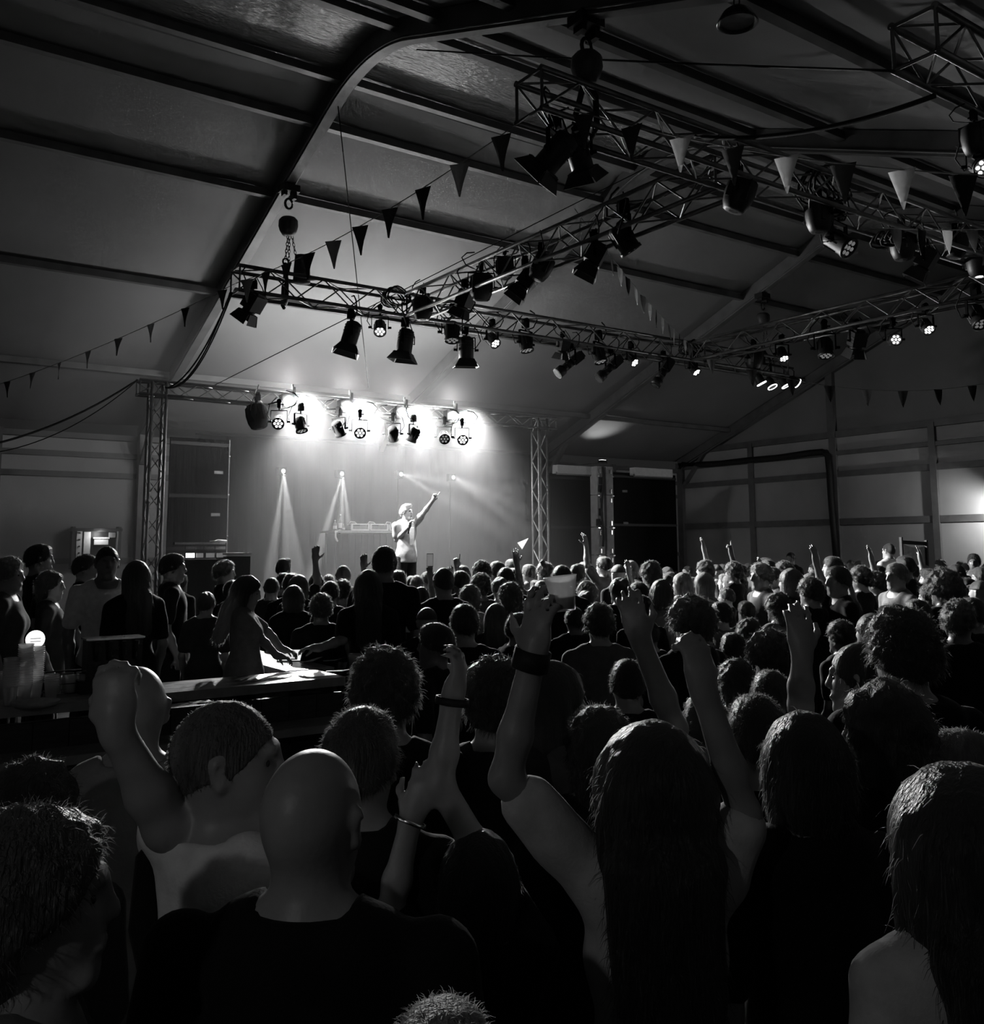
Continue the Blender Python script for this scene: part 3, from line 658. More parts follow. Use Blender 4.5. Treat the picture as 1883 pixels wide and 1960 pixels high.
def bottle(P, h, r, lab):
    o = empty('bottle', P, label=lab, cat='bottle', group='bottles on the DJ table')
    MB().lathe([(0, 0), (r, 0), (r, h*.55), (r*.8, h*.68), (r*.35, h*.8), (r*.35, h*.92), (0, h*.92)], 12).build('bottle_body', M_PLATE, o)
    MB().lathe([(0, h*.99), (r*.4, h*.99), (r*.4, h*.9)], 10).build('cap', M_WHITE, o)
    MB().lathe([(r*1.03, h*.15), (r*1.03, h*.45)], 12).build('paper_label', M_WHITE, o)
P = on_y(641, 1014, 15.7); bottle(Vector((P.x, P.y, dz)), 0.19, 0.033, 'short pale bottle at the table end'); P = on_y(651, 1014, 15.7); bottle(Vector((P.x, P.y, dz)), 0.30, 0.034, 'tall pale bottle beside the short one'); P = on_y(657, 1014, 15.7); bottle(Vector((P.x, P.y, dz)), 0.12, 0.03, 'small squat bottle by the first deck')

# monitor desk at stage edge (bright strip of gear) and a cased lid
P = on_y(392, 1050, 14.2); o = empty('monitor_desk', (P.x, 14.2, STZ), label='mixing desk with a row of glowing strips beside the stage', cat='mixing desk')
zc = P.z-STZ; sc = (on_y(440, 1050, 14.2).x-on_y(342, 1050, 14.2).x)
MB().box((0, 0.1, zc/2-0.08), (sc*.9, 0.5, zc-0.16)).build('desk_case', M_BLACK, o)
MB().box((0, 0.25, zc+0.08), (sc, 0.08, 0.03)).build('hood', M_PLATE, o)
for k, (u0, u1) in enumerate(((.0, .2), (.2, .36), (.38, .58), (.58, .8))):
    MB().box(((u0+u1)/2*sc-.5*sc+.08, -0.04-0.01*k, zc-0.1), ((u1-u0)*sc*.8, 0.02, 0.065)).build('lit_strip', M_GLINT if k < 1 else M_LEDLOW, o)
    MB().box(((u0+u1)/2*sc-.5*sc+.08, -0.02, zc+0.01), ((u1-u0)*sc*.9, 0.02, 0.04)).build('meter_bridge', M_PLATE, o)
MB().tube([(sc*.2, .25, zc+.1), (sc*.35, .22, zc+.12), (sc*.52, .2, zc+.11)], .02, 5).build('bent_lamp', M_PLATE, o)
P = on_y(455, 1060, 14.0); o = empty('flight_case', (P.x, 14.2, STZ), label='dark flight case with a pale lid edge by the mixing desk', cat='flight case')
hc_ = P.z-STZ
MB().box((0, 0, hc_/2-0.02), (0.36, 0.5, hc_-0.04)).build('case_body', M_BLACK, o); MB().box((0, -0.01, hc_), (0.38, 0.52, 0.03)).build('lid', M_PLATE, o)

# ---------------------------------------------------------------- lit hatch in the side wall near the bar
P0, P1 = on_y(142, 1060, 19.7), on_y(232, 1018, 19.7)
o = empty('serving_hatch', ((P0.x+P1.x)/2, 19.92, 0), label='small lit serving hatch in the side wall behind the bar', cat='hatch')
w = P1.x-P0.x; zc = (P0.z+P1.z)/2; hh = P1.z-P0.z
MB().box((0, 0.1, zc-0.1), (w, 0.1, hh+0.35)).build('hatch_back', M_BLACK, o)
for s_ in (-1, 1): MB().box((s_*w/2, -0.02, zc-0.1), (0.06, 0.2, hh+0.4)).build('jamb', M_RAIL, o)
MB().box((0, -0.02, P1.z+0.04), (w+.1, 0.2, 0.06)).build('lintel', M_RAIL, o)
MB().box((-w/2+0.12, 0.0, zc-0.1), (0.1, 0.04, hh+0.3)).build('white_upright', M_WHITE, o)
MB().box((-w/2+0.27, 0.02, zc), (0.12, 0.04, hh)).build('white_upright', M_WHITE, o)
for k in range(4): MB().box((-w/2+0.12, -0.03, zc-0.2+0.13*k), (0.03, 0.01, 0.03)).build('upright_hole', M_BLACK, o)
MB().box((w*.12, 0.0, P1.z-0.12), (0.3, 0.06, 0.03)).build('shelf_edge', M_WHITE, o)
m = MB(); m.box((w*.12, 0, P1.z-0.2), (0.26, 0.05, 0.1)); m.build('glowing_strip', M_LEDLOW, o)
MB().box((w*.36, 0.0, P1.z-0.06), (0.12, 0.05, 0.1)).build('hanging_jug', M_PLATE, o)
L = bpy.data.lights.new('hatch_light', 'POINT'); L.energy = 5; L.shadow_soft_size = 0.05
lo = bpy.data.objects.new('hatch_light', L); col.objects.link(lo); lo.parent = o; lo.location = (0.05, -0.12, P1.z-0.05)

# ================================================================ bunting
tri = {}
def pennant_mesh(w, h):
    m = MB(); k = 4; v = []
    for side in (0, 1):
        for i in range(k+1):
            t = i/k; hw = w/2*(1-t)+0.004*t
            v += [(-hw, 0.018*math.sin(t*4)*(t) + side*0.003, -h*t), (hw, -0.014*math.sin(t*3)+side*0.003, -h*t)]
    n_ = (k+1)*2
    f = [(2*i, 2*i+1, 2*i+3, 2*i+2) for i in range(k)]+[(n_+2*i+2, n_+2*i+3, n_+2*i+1, n_+2*i) for i in range(k)]
    for i in range(k): f += [(2*i+2, n_+2*i+2, n_+2*i, 2*i), (2*i+1, n_+2*i+1, n_+2*i+3, 2*i+3)]
    m.add(v, f, True); return m.mesh('pennant')
PM = pennant_mesh(0.17, 0.27)
def catenary(a, b, sag, n=24):
    a, b = Vector(a), Vector(b); return [a.lerp(b, i/n)-Vector((0, 0, sag*4*(i/n)*(1-i/n))) for i in range(n+1)]
def bunting(label, a, b, sag, step, mats, off=0.5, yawn=None, sc=1.0, skip=(), sm_=None):
    pts = catenary(a, b, sag); o = empty('bunting', a, label=label, cat='bunting', group='strings of bunting')
    MB().tube([p-Vector(a) for p in pts], 0.006, 4).build('string', sm_ or M_STRING, o)
    L = (Vector(b)-Vector(a)).length; k = int(L/step)
    d = Vector(b)-Vector(a); yaw = math.atan2(d.y, d.x)
    for i in range(k):
        if i in skip: continue
        t = (i+off)*step/L
        if t > 1: break
        p = Vector(a).lerp(Vector(b), t)-Vector((0, 0, sag*4*t*(1-t)))-Vector(a)
        M = Matrix.Translation(p)@Matrix.Rotation(yaw+(yawn or 0)+random.uniform(-.25, .25), 4, 'Z')@Matrix.Rotation(random.uniform(-.12, .12), 4, 'X')@Matrix.Scale(sc, 4)
        put('pennant', PM, mats[i % len(mats)], o, M)
    return o
cl = Vector((4.42, 5.75, 5.55)); al = Vector((4.25, 12.2, 5.62))
bunting('bunting from the open truss end down to the stage-front truss', cl, al, 0.16, 0.62, (M_PENG, M_PENM, M_PEND, M_PENG), off=0.75, yawn=.45, sc=1.15)
wl = at(-40, 748, 16.5)
bunting('bunting running low from the stage-front truss toward the bar-side wall', al, wl, 0.1, 0.8, (M_PENG, M_PEND, M_PENM, M_PENG), off=0.35)
bunting('big-flagged bunting crossing below the far truss to the frame edge', cl+Vector((0.1, 0, 0.1)), at(1960, 338, 6.3), 0.13, 0.405, (M_PENG, M_PENG, M_PENW, M_PENG, M_PENW, M_PENG, M_PENW, M_PEND, M_PENG), off=0.85, sc=1.08)
bunting('bunting seen end-on from the cross truss to the far corner', on_x(1100, 400, 7.05), Vector((13.0, 12.1, 5.75)), 0.12, 0.42, (M_PENW, M_PEND, M_PENW, M_PENM), off=0.6)
bunting('bunting strung below the gable-side truss', Vector((13.0, 12.1, 5.7)), Vector((19.6, 9.8, 5.45)), 0.45, 0.85, (M_PENM, M_PENG, M_PEND, M_PEND), off=0.4, sc=1.25)
bunting('bright string with crumpled flags by the far truss, at the frame edge', on_y(1690, 436, 5.3), on_y(1990, 430, 5.0), 0.04, 0.42, (M_PENM, M_PEND, M_PENW), off=0.45, sc=1.0, sm_=M_WHITE)
# loose cables and wires
def wire(label, pts, r, m_=None, cat='cable'):
    pts = [Vector(p) for p in pts]; o = empty('cable', pts[0], label=label, cat=cat)
    MB().tube([p-pts[0] for p in pts], r, 5).build('cable_run', m_ or M_RUB, o)
f1 = Vector(under(5.1, 10.9))
wire('thin plumb wire hanging from the first frame to the stage', catenary(f1, on_y(705, 742, 14.8), 0.0, 4), 0.008)
wire('long taut wire high across the roof to the near truss', catenary(on_x(798, 95, 5.3), on_y(1712, 136, 3.4), 0.02), 0.01)
wire('black cable drooping from the far truss up to the near truss', catenary(on_y(1330, 262, 5.8), on_y(1790, 183, 3.6), 0.12), 0.022)
wire('thin wire rising from the stage arch to the second frame', catenary(on_y(411, 737, 14.9), on_x(1235, 322, 10.0), 0.0), 0.008)
for k, (lab, dx) in enumerate((('thick cable sagging from truss end to the bar-side tower', 0), ('second cable sagging beside the thick one to the tower', 7), ('slack cable looping lowest from truss end to tower', -5))):
    wire(lab, catenary(on_y(442+dx*.3, 560, 12.3), on_y(322+dx, 742, 14.9), 0.25+0.06*k), 0.013)
wire('cable running from the bar-side tower head down to the side wall', catenary(on_y(263, 727, 14.95), on_y(-20, 852, 14.0), 0.12), 0.016)
wire('thinner cable under the tower-head cable', catenary(on_y(262, 729, 14.95), on_y(-20, 868, 14.5), 0.2), 0.008)
gx = 20.62
wire('black cable bundle slung along the gable rail and down its post', [on_x(1306, 889, gx), on_x(1340, 889, gx), on_x(1380, 887, gx), on_x(1430, 881, gx), on_x(1490, 876, gx), on_x(1550, 867, gx), on_x(1575, 865, gx), on_x(1584, 872, gx), on_x(1587, 900, gx), on_x(1590, 950, gx), on_x(1595, 1010, gx), on_x(1601, 1075, gx)], 0.085)
# pendant lamp, unlit
P = at(1411, 40, 6.6)
o = empty('pendant_lamp', P, label='unlit round pendant lamp hanging high under the roof', cat='pendant lamp')
MB().lathe([(0.0, 0.1), (0.05, 0.1), (0.1, 0.06), (0.135, 0.0), (0.145, -0.02), (0.135, -0.025), (0.12, -0.005), (0.0, 0.03)], 24).build('lamp_shade', M_BLACKG, o)
MB().disc((0, 0, -0.004), 0.115, (0, 0, -1), 20).build('diffuser', M_HOIST, o)
for s_ in (-1, 1): MB().cone((0.03*s_, 0, 0.1), (0.005*s_, 0, 0.9), 0.006, n=5).build('suspension_cord', M_RUB, o)

# ================================================================ people: bodies grown from one distance field each
def surface_nets(f, org, h):
    inside = f < 0
    nx, ny, nz = f.shape; vals = []; cells = []; quads = []
    strides = np.array([ny*nz, nz, 1])
    for ax in range(3):
        sl0 = [slice(None)]*3; sl1 = [slice(None)]*3; sl0[ax] = slice(0, -1); sl1[ax] = slice(1, None)
        a, b = inside[tuple(sl0)], inside[tuple(sl1)]
        idx = np.nonzero(a != b)
        if len(idx[0]) == 0: continue
        I = np.stack(idx, 1); f0 = f[idx]
        J = I.copy(); J[:, ax] += 1
        f1 = f[J[:, 0], J[:, 1], J[:, 2]]; t = f0/(f0-f1)
        P = I.astype(np.float64); P[:, ax] += t
        o1, o2 = [q for q in range(3) if q != ax]
        lin = I@strides
        c = [lin, lin-strides[o1], lin-strides[o1]-strides[o2], lin-strides[o2]]
        for q in c: cells.append(q); vals.append(P)
        Q = np.stack(c, 1); flip = inside[idx] if ax != 1 else ~inside[idx]
        Q[~flip] = Q[~flip][:, ::-1]; quads.append(Q)
    cells = np.concatenate(cells); vals = np.concatenate(vals); quads = np.concatenate(quads)
    u, inv = np.unique(cells, return_inverse=True); n = len(u)
    cnt = np.bincount(inv, minlength=n)
    V = np.stack([np.bincount(inv, vals[:, k], n)/cnt for k in range(3)], 1)
    return V*h+org, np.searchsorted(u, quads)
def fast_mesh(name, V, Q):
    m = bpy.data.meshes.new(name); n, k = len(V), len(Q)
    m.vertices.add(n); m.vertices.foreach_set('co', V.astype(np.float32).ravel())
    m.loops.add(4*k); m.loops.foreach_set('vertex_index', Q.astype(np.int32).ravel())
    m.polygons.add(k); m.polygons.foreach_set('loop_start', np.arange(0, 4*k, 4, dtype=np.int32))
    m.polygons.foreach_set('loop_total', np.full(k, 4, np.int32))
    m.polygons.foreach_set('use_smooth', np.ones(k, bool)); m.update(calc_edges=True); m.validate(); return m
def cap(a, b, ra, rb=None, k=0.02, neg=False): return ('c', np.array(a, float), np.array(b, float), ra, ra if rb is None else rb, k, neg)
def ell(c, r, R=None, k=0.03, neg=False): return ('e', np.array(c, float), np.array(r, float), R, 0, k, neg)
def prim_box(p):
    if p[0] == 'c':
        m = max(p[3], p[4]); return np.minimum(p[1], p[2])-m, np.maximum(p[1], p[2])+m
    m = p[2] if p[3] is None else np.full(3, p[2].max()); return p[1]-m, p[1]+m
def mesh_prims(name, prims, h, noise=None, cut=None, grow=0.0):
    pos = [p for p in prims if not p[6]]
    lo = np.min([prim_box(p)[0] for p in pos], 0)-grow-3*h-0.02; hi = np.max([prim_box(p)[1] for p in pos], 0)+grow+3*h+0.02
    dim = np.ceil((hi-lo)/h).astype(int)+1
    F = np.full(dim, 0.2, np.float32)
    for p in prims:
        k = p[5]; pl, ph = prim_box(p); e = grow+k+2.5*h
        i0 = np.maximum(0, np.floor((pl-e-lo)/h).astype(int)); i1 = np.minimum(dim, np.ceil((ph+e-lo)/h).astype(int)+1)
        if np.any(i1 <= i0): continue
        X, Y, Z = [((np.arange(i0[q], i1[q])*h+lo[q])).astype(np.float32) for q in range(3)]
        X, Y, Z = X[:, None, None], Y[None, :, None], Z[None, None, :]
        if p[0] == 'c':
            a, b = p[1], p[2]; ba = b-a; L2 = max(1e-9, ba@ba)
            t = np.clip(((X-a[0])*ba[0]+(Y-a[1])*ba[1]+(Z-a[2])*ba[2])/L2, 0, 1)
            d = np.sqrt((X-a[0]-t*ba[0])**2+(Y-a[1]-t*ba[1])**2+(Z-a[2]-t*ba[2])**2)-(p[3]+(p[4]-p[3])*t)
        else:
            c, r, R = p[1], p[2], p[3]; qx, qy, qz = X-c[0], Y-c[1], Z-c[2]
            if R is not None: qx, qy, qz = (qx*R[0, 0]+qy*R[1, 0]+qz*R[2, 0], qx*R[0, 1]+qy*R[1, 1]+qz*R[2, 1], qx*R[0, 2]+qy*R[1, 2]+qz*R[2, 2])
            k0 = np.sqrt((qx/r[0])**2+(qy/r[1])**2+(qz/r[2])**2); k1 = np.sqrt((qx/r[0]**2)**2+(qy/r[1]**2)**2+(qz/r[2]**2)**2)
            d = k0*(k0-1)/np.maximum(k1, 1e-6)
        sl = tuple(slice(i0[q], i1[q]) for q in range(3)); A = F[sl]
        if p[6]:
            d = -d; hh = np.clip(0.5-0.5*(d-A)/k, 0, 1); F[sl] = d+(A-d)*hh+k*hh*(1-hh)
        else:
            d = d-grow; hh = np.clip(0.5+0.5*(d-A)/k, 0, 1); F[sl] = d+(A-d)*hh-k*hh*(1-hh)
    if noise is not None or cut is not None:
        g = [(np.arange(dim[q])*h+lo[q]).astype(np.float32) for q in range(3)]
        X, Y, Z = g[0][:, None, None], g[1][None, :, None], g[2][None, None, :]
        if noise is not None: F = F+noise(X, Y, Z)
        if cut is not None: F = np.maximum(F, cut(X, Y, Z))
    F[0], F[-1], F[:, 0], F[:, -1], F[:, :, 0], F[:, :, -1] = (0.2,)*6
    V, Q = surface_nets(F.astype(np.float32), lo, h)
    return fast_mesh(name, V, Q)
def add_strands(m, n, L, seed=0, lift=.6, fall=.35, w=.0009):
    """fly-away hairs: thin slivers rooted in the hair surface, joined to the same mesh"""
    r_ = np.random.default_rng(seed+50); nv = len(m.vertices); co = np.empty(nv*3, np.float32); no = np.empty(nv*3, np.float32)
    m.vertices.foreach_get('co', co); m.vertices.foreach_get('normal', no); co, no = co.reshape(-1, 3), no.reshape(-1, 3)
    pick = r_.integers(0, nv, n); p, q = co[pick], no[pick]
    d = q*lift+r_.normal(0, .45, (n, 3)); d[:, 2] -= fall; d /= np.linalg.norm(d, axis=1, keepdims=True)
    ln = L*r_.uniform(.4, 1.2, (n, 1)); s = np.cross(d, r_.normal(0, 1, (n, 3))); s /= np.linalg.norm(s, axis=1, keepdims=True)
    mid = p+d*ln*.55; tip = mid+(d+np.array([0, 0, -.5]))*ln*.5
    V = np.stack([p-s*w-q*.004, p+s*w-q*.004, mid+s*w*.8, mid-s*w*.8, tip+s*w*.3, tip-s*w*.3], 1).reshape(-1, 3)
    o = np.arange(n)[:, None]*6
    Q = np.concatenate([o+np.array([[0, 1, 2, 3]]), o+np.array([[3, 2, 4, 5]])], 0)
    k = len(m.polygons); lv = np.empty(4*k, np.int32); m.loops.foreach_get('vertex_index', lv)
    return fast_mesh(m.name, np.concatenate([co, V]), np.concatenate([lv.reshape(-1, 4), Q+nv]))
def rot(ax, a):
    c, s = math.cos(a), math.sin(a)
    return np.array({'x': [[1, 0, 0], [0, c, -s], [0, s, c]], 'y': [[c, 0, s], [0, 1, 0], [-s, 0, c]], 'z': [[c, -s, 0], [s, c, 0], [0, 0, 1]]}[ax], float)
def unit(v): v = np.array(v, float); return v/np.linalg.norm(v)

def hand_prims(w, d, n, side, curl=0.35, spread=0.16, mask=None, k=1.0, fat=1.0):
    """w wrist, d toward the fingers, n out of the palm, side +1/-1: where the thumb leaves"""
    d = unit(d); n = np.array(n, float); n = unit(n-d*(n@d)); s = np.cross(d, n)*side
    R = np.stack([s, d, n], 1); P = [ell(w+d*.052*k, np.array([.042, .054, .018])*k*(1, 1, fat), R, .015), cap(w-d*.01*k, w+d*.03*k, .026*k, .03*k, .02)]
    L = (.068, .078, .072, .056); B = (.031, .0105, -.0105, -.030); ang = (.9, .3, -.3, -.9)
    for i in range(4):
        c = curl if mask is None else mask[i]
        p = w+d*(.092-.006*abs(i-1.2))*k+s*B[i]*k; f = unit(d+s*spread*ang[i]*(1-min(1, c)))
        a = c*.7
        for j, (fr, r0) in enumerate(((.45, .0098), (.32, .0088), (.25, .0078))):
            q = p+(f*math.cos(a)+n*math.sin(a))*L[i]*k*fr*1.12
            P.append(cap(p, q, r0*k*fat, r0*.9*k*fat, .006)); p = q; a += c*1.0
    tc = curl if mask is None else mask[4]
    p = w+d*.028*k+s*.034*k; t = unit(s*(.85-.5*tc)+d*.6+n*(.25+.7*tc)); q = p+t*.045*k; P.append(cap(p, q, .0135*k, .011*k, .012))
    t2 = unit(t+d*.35+n*.6*tc-s*.8*tc); P.append(cap(q, q+t2*.036*k, .011*k*fat, .0085*k*fat, .008))
    return P

def head_prims(Hm, Ho, k, male=True, mouth=0.0):
    T = lambda p: Hm@(np.array(p, float)*k)+Ho
    r3 = lambda a, b, c: np.array([a, b, c])*k
    j = 1.0 if male else .9
    return [ell(T((0, -.006, .012)), r3(.0765, .097, .1), Hm, .02), ell(T((0, .035, -.05)), r3(.058*j, .062, .078), Hm, .03), cap(T((-.02, .075, -.105)), T((.02, .075, -.105)), .02*k*j, .02*k*j, .025),
            cap(T((0, .094, .012)), T((0, .108, -.026)), .0095*k, .0135*k, .016), cap(T((-.03, .088, .026)), T((.03, .088, .026)), .011*k, .011*k, .015),
            cap(T((-.02, .095, -.066)), T((.02, .095, -.066)), .008*k, .008*k, .012),
            ell(T((.032, .094, .002)), r3(.018, .014, .011), Hm, .012, True), ell(T((-.032, .094, .002)), r3(.018, .014, .011), Hm, .012, True),
            cap(T((.077, -.006, .012)), T((.076, .0, -.03)), .017*k, .012*k, .006), cap(T((-.077, -.006, .012)), T((-.076, .0, -.03)), .017*k, .012*k, .006),
            ell(T((.088, .004, -.004)), r3(.008, .012, .02), Hm, .005, True), ell(T((-.088, .004, -.004)), r3(.008, .012, .02), Hm, .005, True)]+(
            [ell(T((0, .1, -.078)), r3(.018, .03, .012+.012*mouth), Hm, .006, True)] if mouth else [])

def make_person(h=1.75, male=True, arms=None, yaw=0.0, pitch=0.0, roll=0.0, vox=.011, sleeve='short', lean=0.0, bulk=1.0, mouth=0.0, fat=1.0, lvox=None, jacket=False, leanx=0.0):
    """returns meshes: body, shirt, trousers, head matrix and origin (local frame: +y forward, +x the right hand)"""
    k = h/1.75; sw = (.188 if male else .165)*bulk; arms = arms or {}
    S = lambda *p: np.array(p, float)*k
    ln = lambda p: p+np.array([leanx*max(0, (p[2]-.95*k)), lean*max(0, (p[2]-.95*k)), 0])
    Hm = rot('z', -yaw)@rot('x', pitch)@rot('y', roll)
    nb = ln(S(0, -.03, 1.47)); nt = ln(S(0, -.012, 1.565)); Ho = nt+Hm@S(0, .005, .075)
    body = head_prims(Hm, Ho, k, male, mouth)+[cap(nt+Hm@S(0, 0, .02), nb, (.056 if male else .047)*k, (.064 if male else .053)*k, .03)]
    tor = [ell(ln(S(0, .005, 1.31)), S(.158*bulk if male else .14, .107*bulk, .17), None, .06), ell(ln(S(0, .008, 1.13)), S(.142*bulk if male else .12, .1*bulk, .18), None, .06), ell(ln(S(0, -.005, .96)), S(.16*bulk, .115, .13), None, .06),
           cap(ln(S(-.11, -.012, 1.435)), ln(S(.11, -.012, 1.435)), .058*k, .058*k, .06), cap(ln(S(-.06, -.03, 1.45)), ln(S(.06, -.03, 1.45)), .06*k, .06*k, .05)]
    if not male: tor += [ell(ln(S(.065, .085, 1.285)), S(.058, .05, .06), None, .04), ell(ln(S(-.065, .085, 1.285)), S(.058, .05, .06), None, .04)]
    body += tor; sl = []
    info = {}
    for sd, nm in ((-1, 'L'), (1, 'R')):
        sh = ln(S(0, -.005, 1.425))+np.array([sd*sw*k, 0, 0])
        a = arms.get(nm)
        if a is None:
            el = sh+S(sd*.045, -.035, -.285); wr = el+S(-sd*.01, .1, -.235); hd, hn, cu, mk = (-sd*.05, .25, -1), (-sd, 0, 0), .5, None
        else:
            el, wr, hd, hn, cu, mk = a
            el, wr = np.array(el, float), np.array(wr, float)
            if el[2] > sh[2]: sh = sh+S(-sd*.02, .0, .045)
        wr_r = .027*k
        thumb = {'L': 1, 'R': -1}[nm]
        body += [cap(sh, el, .05*k*bulk if male else .043*k, .039*k if male else .034*k, .03), cap(el, el+(wr-el)*.35, .039*k if male else .034*k, .041*k if male else .035*k, .02), cap(el+(wr-el)*.35, wr, .041*k if male else .035*k, wr_r, .02)]
        body += hand_prims(wr, np.array(hd, float), np.array(hn, float), thumb, cu, mask=mk, k=k*(1.0 if male else .93), fat=fat)
        if sleeve != 'none':
            e2 = sh+(el-sh)*(.72 if sleeve == 'short' else 1.0)
            sl.append(cap(sh, e2, .049*k*bulk, (.047 if sleeve == 'short' else .042)*k, .03))
            if sleeve == 'long': sl.append(cap(el, wr, .043*k, .031*k, .02))
        info[nm] = (sh, el, wr)
    shirt = [(q[0], q[1], q[2], q[3], q[4], .05, False) for q in tor]+sl+[cap(ln(S(0, 0, 1.0)), ln(S(0, 0, .86)), .13*k*bulk, .14*k*bulk, .08), cap(nb, nb+S(0, .004, .03), (.062 if male else .052)*k, (.06 if male else .05)*k, .04)]
    wav = lambda X, Y, Z: .0035*np.sin(23*X+9*Z)*np.sin(31*Z+14*Y+5)+.003*np.sin(17*Y-13*Z+1)*np.sin(41*X+3)
    nz = ln(S(0, -.03, 1.512))
    cut = lambda X, Y, Z: np.maximum(.84*k-Z, np.minimum(.2, (Z-(nz[2]-.055*k*np.clip((Y-nz[1])/(.09*k), 0, 1.2)-.0*k)) - 3.0*np.maximum(0, np.abs(X-nz[0])-.07*k)) if not jacket else np.full_like(X+Y+Z, -1)) if True else None
    tr = [ell(S(0, -.005, .95), S(.165*bulk, .12, .12), None, .06)]
    for sd in (-1, 1):
        tr += [cap(S(sd*.088, 0, .9), S(sd*.1, .012, .5), .09*k*bulk, .064*k, .05), cap(S(sd*.1, .012, .5), S(sd*.105, -.01, .1), .066*k, .054*k, .03), cap(S(sd*.105, -.03, .045), S(sd*.12, .15, .035), .044*k, .034*k, .03)]
    hidden = lambda X, Y, Z: .8*k-Z
    bm = mesh_prims('person_body', body, vox, cut=hidden)
    sm = mesh_prims('shirt', shirt, vox*1.5, noise=wav, cut=cut, grow=.013*k)
    tm = mesh_prims('trousers', tr, lvox or .016, grow=.006)
    return dict(body=bm, shirt=sm, trousers=tm, Hm=Hm, Ho=Ho, k=k, info=info, nb=nb)

def hair_mesh(style, k=1.0, vox=.008, seed=0):
    m = hair_base(style, k, vox, seed)
    if style == 'cap': return m
    near_ = vox < .0065
    return add_strands(m, {'buzz': 1500, 'bun': 900, 'ponytail': 900}.get(style, 1500)*(2 if near_ else 1), {'buzz': .006, 'curly': .022, 'afro': .03, 'wavy': .02, 'longwavy': .025, 'long': .03, 'bob': .025}.get(style, .015), seed, *((.25, 1.3) if style in ('long', 'bob', 'bun', 'ponytail') else (.6, .35)), w=.0006 if near_ else .0009)
def hair_base(style, k=1.0, vox=.008, seed=0):
    """in head coordinates (origin at the middle of the head)"""
    r_ = np.random.default_rng(seed); ph = r_.uniform(0, 6, 12)
    def streak(amp, fx=70, fz=9):
        return lambda X, Y, Z: np.clip((.085-Z)/.09, .4, 1)*(amp*np.sin(fx*X+ph[0]+2*np.sin(fz*Z+ph[1]))*np.sin(fx*.9*Y+ph[2]+1.7*np.sin(fz*1.3*Z+ph[3]))+amp*.7*np.sin(fx*2.1*X+ph[4]+3*Z*fz)*np.sin(fx*1.9*Y+ph[5]))
    def curl_(amp, f=62):
        return lambda X, Y, Z: amp*np.sin(f*X+ph[0]+1.5*np.sin(f*.5*Z))*np.sin(f*Y+ph[1]+1.4*np.sin(f*.45*X))*np.sin(f*Z+ph[2])+amp*.6*np.sin(f*1.9*X+ph[3])*np.sin(f*2.1*Y+ph[4])*np.sin(f*1.8*Z+ph[5])
    S = lambda *p: np.array(p, float)*k
    E = lambda g: ell(S(0, -.008, .014), S(.0765+g, .097+g, .1+g), None, .02)
    line = lambda off=0.0: (lambda X, Y, Z: np.maximum((.05+off)*k+(Y-.095*k)*.62-.028*k*np.clip((np.abs(X)-.05*k)/(.03*k), 0, 1)*np.clip((Y+.03*k)/(.05*k), 0, 1)-Z, Y-.088*k-.35*np.maximum(0, Z-.06*k)))
    if style == 'buzz': return mesh_prims('hair', [E(.004)], vox, noise=curl_(.0016, 150), cut=line())
    if style == 'short': return mesh_prims('hair', [E(.012), ell(S(0, .03, .085), S(.055, .06, .035), None, .03)], vox, noise=streak(.004, 95, 14), cut=line())
    if style == 'quiff': return mesh_prims('hair', [E(.01), ell(S(.005, .05, .1), S(.055, .055, .035), None, .03), ell(S(0, 0, .1), S(.055, .07, .03), None, .03)], vox, noise=streak(.005, 80, 12), cut=line(.0))
    if style == 'curly': return mesh_prims('hair', [E(.022), ell(S(0, .02, .075), S(.075, .075, .06), None, .03)], vox, noise=curl_(.011, 75), cut=line(-.005))
    if style == 'afro': return mesh_prims('hair', [E(.05)], vox, noise=curl_(.013, 60), cut=line(-.01))
    if style == 'wavy': return mesh_prims('hair', [E(.02), ell(S(0, -.06, -.07), S(.085, .055, .1), None, .04)], vox, noise=curl_(.009, 52), cut=lambda X, Y, Z: np.minimum(line(-.005)(X, Y, Z), np.maximum(Y+.01*k, -1.0)))
    if style == 'bob': return mesh_prims('hair', [E(.018), ell(S(0, -.045, -.06), S(.09, .065, .1), None, .04), ell(S(.075, .0, -.05), S(.022, .045, .09), None, .03), ell(S(-.075, .0, -.05), S(.022, .045, .09), None, .03)], vox, noise=streak(.004, 85, 8), cut=lambda X, Y, Z: np.minimum(line()(X, Y, Z), np.maximum(Y-.035*k, .06*k-np.abs(X)*1.0)*1.0 if False else np.maximum(Y-.03*k, Z-.02*k)))
    if style in ('long', 'longwavy'):
        nz = streak(.005, 75, 7) if style == 'long' else curl_(.011, 45)
        return mesh_prims('hair', [E(.018), ell(S(0, -.055, -.08), S(.092, .06, .15), None, .05), cap(S(-.04, -.085, -.15), S(-.05, -.105, -.38), .055*k, .04*k, .05), cap(S(.04, -.085, -.15), S(.05, -.105, -.38), .055*k, .04*k, .05), cap(S(0, -.09, -.15), S(0, -.115, -.4), .06*k, .045*k, .05), ell(S(.078, -.005, -.08), S(.02, .045, .12), None, .03), ell(S(-.078, -.005, -.08), S(.02, .045, .12), None, .03)], vox, noise=nz, cut=lambda X, Y, Z: np.minimum(line()(X, Y, Z), np.maximum(Y-.03*k, Z-.02*k)))
    if style == 'bun': return mesh_prims('hair', [E(.01), ell(S(0, -.085, .075), S(.042, .042, .04), None, .015)], vox, noise=streak(.003, 110, 16), cut=line())
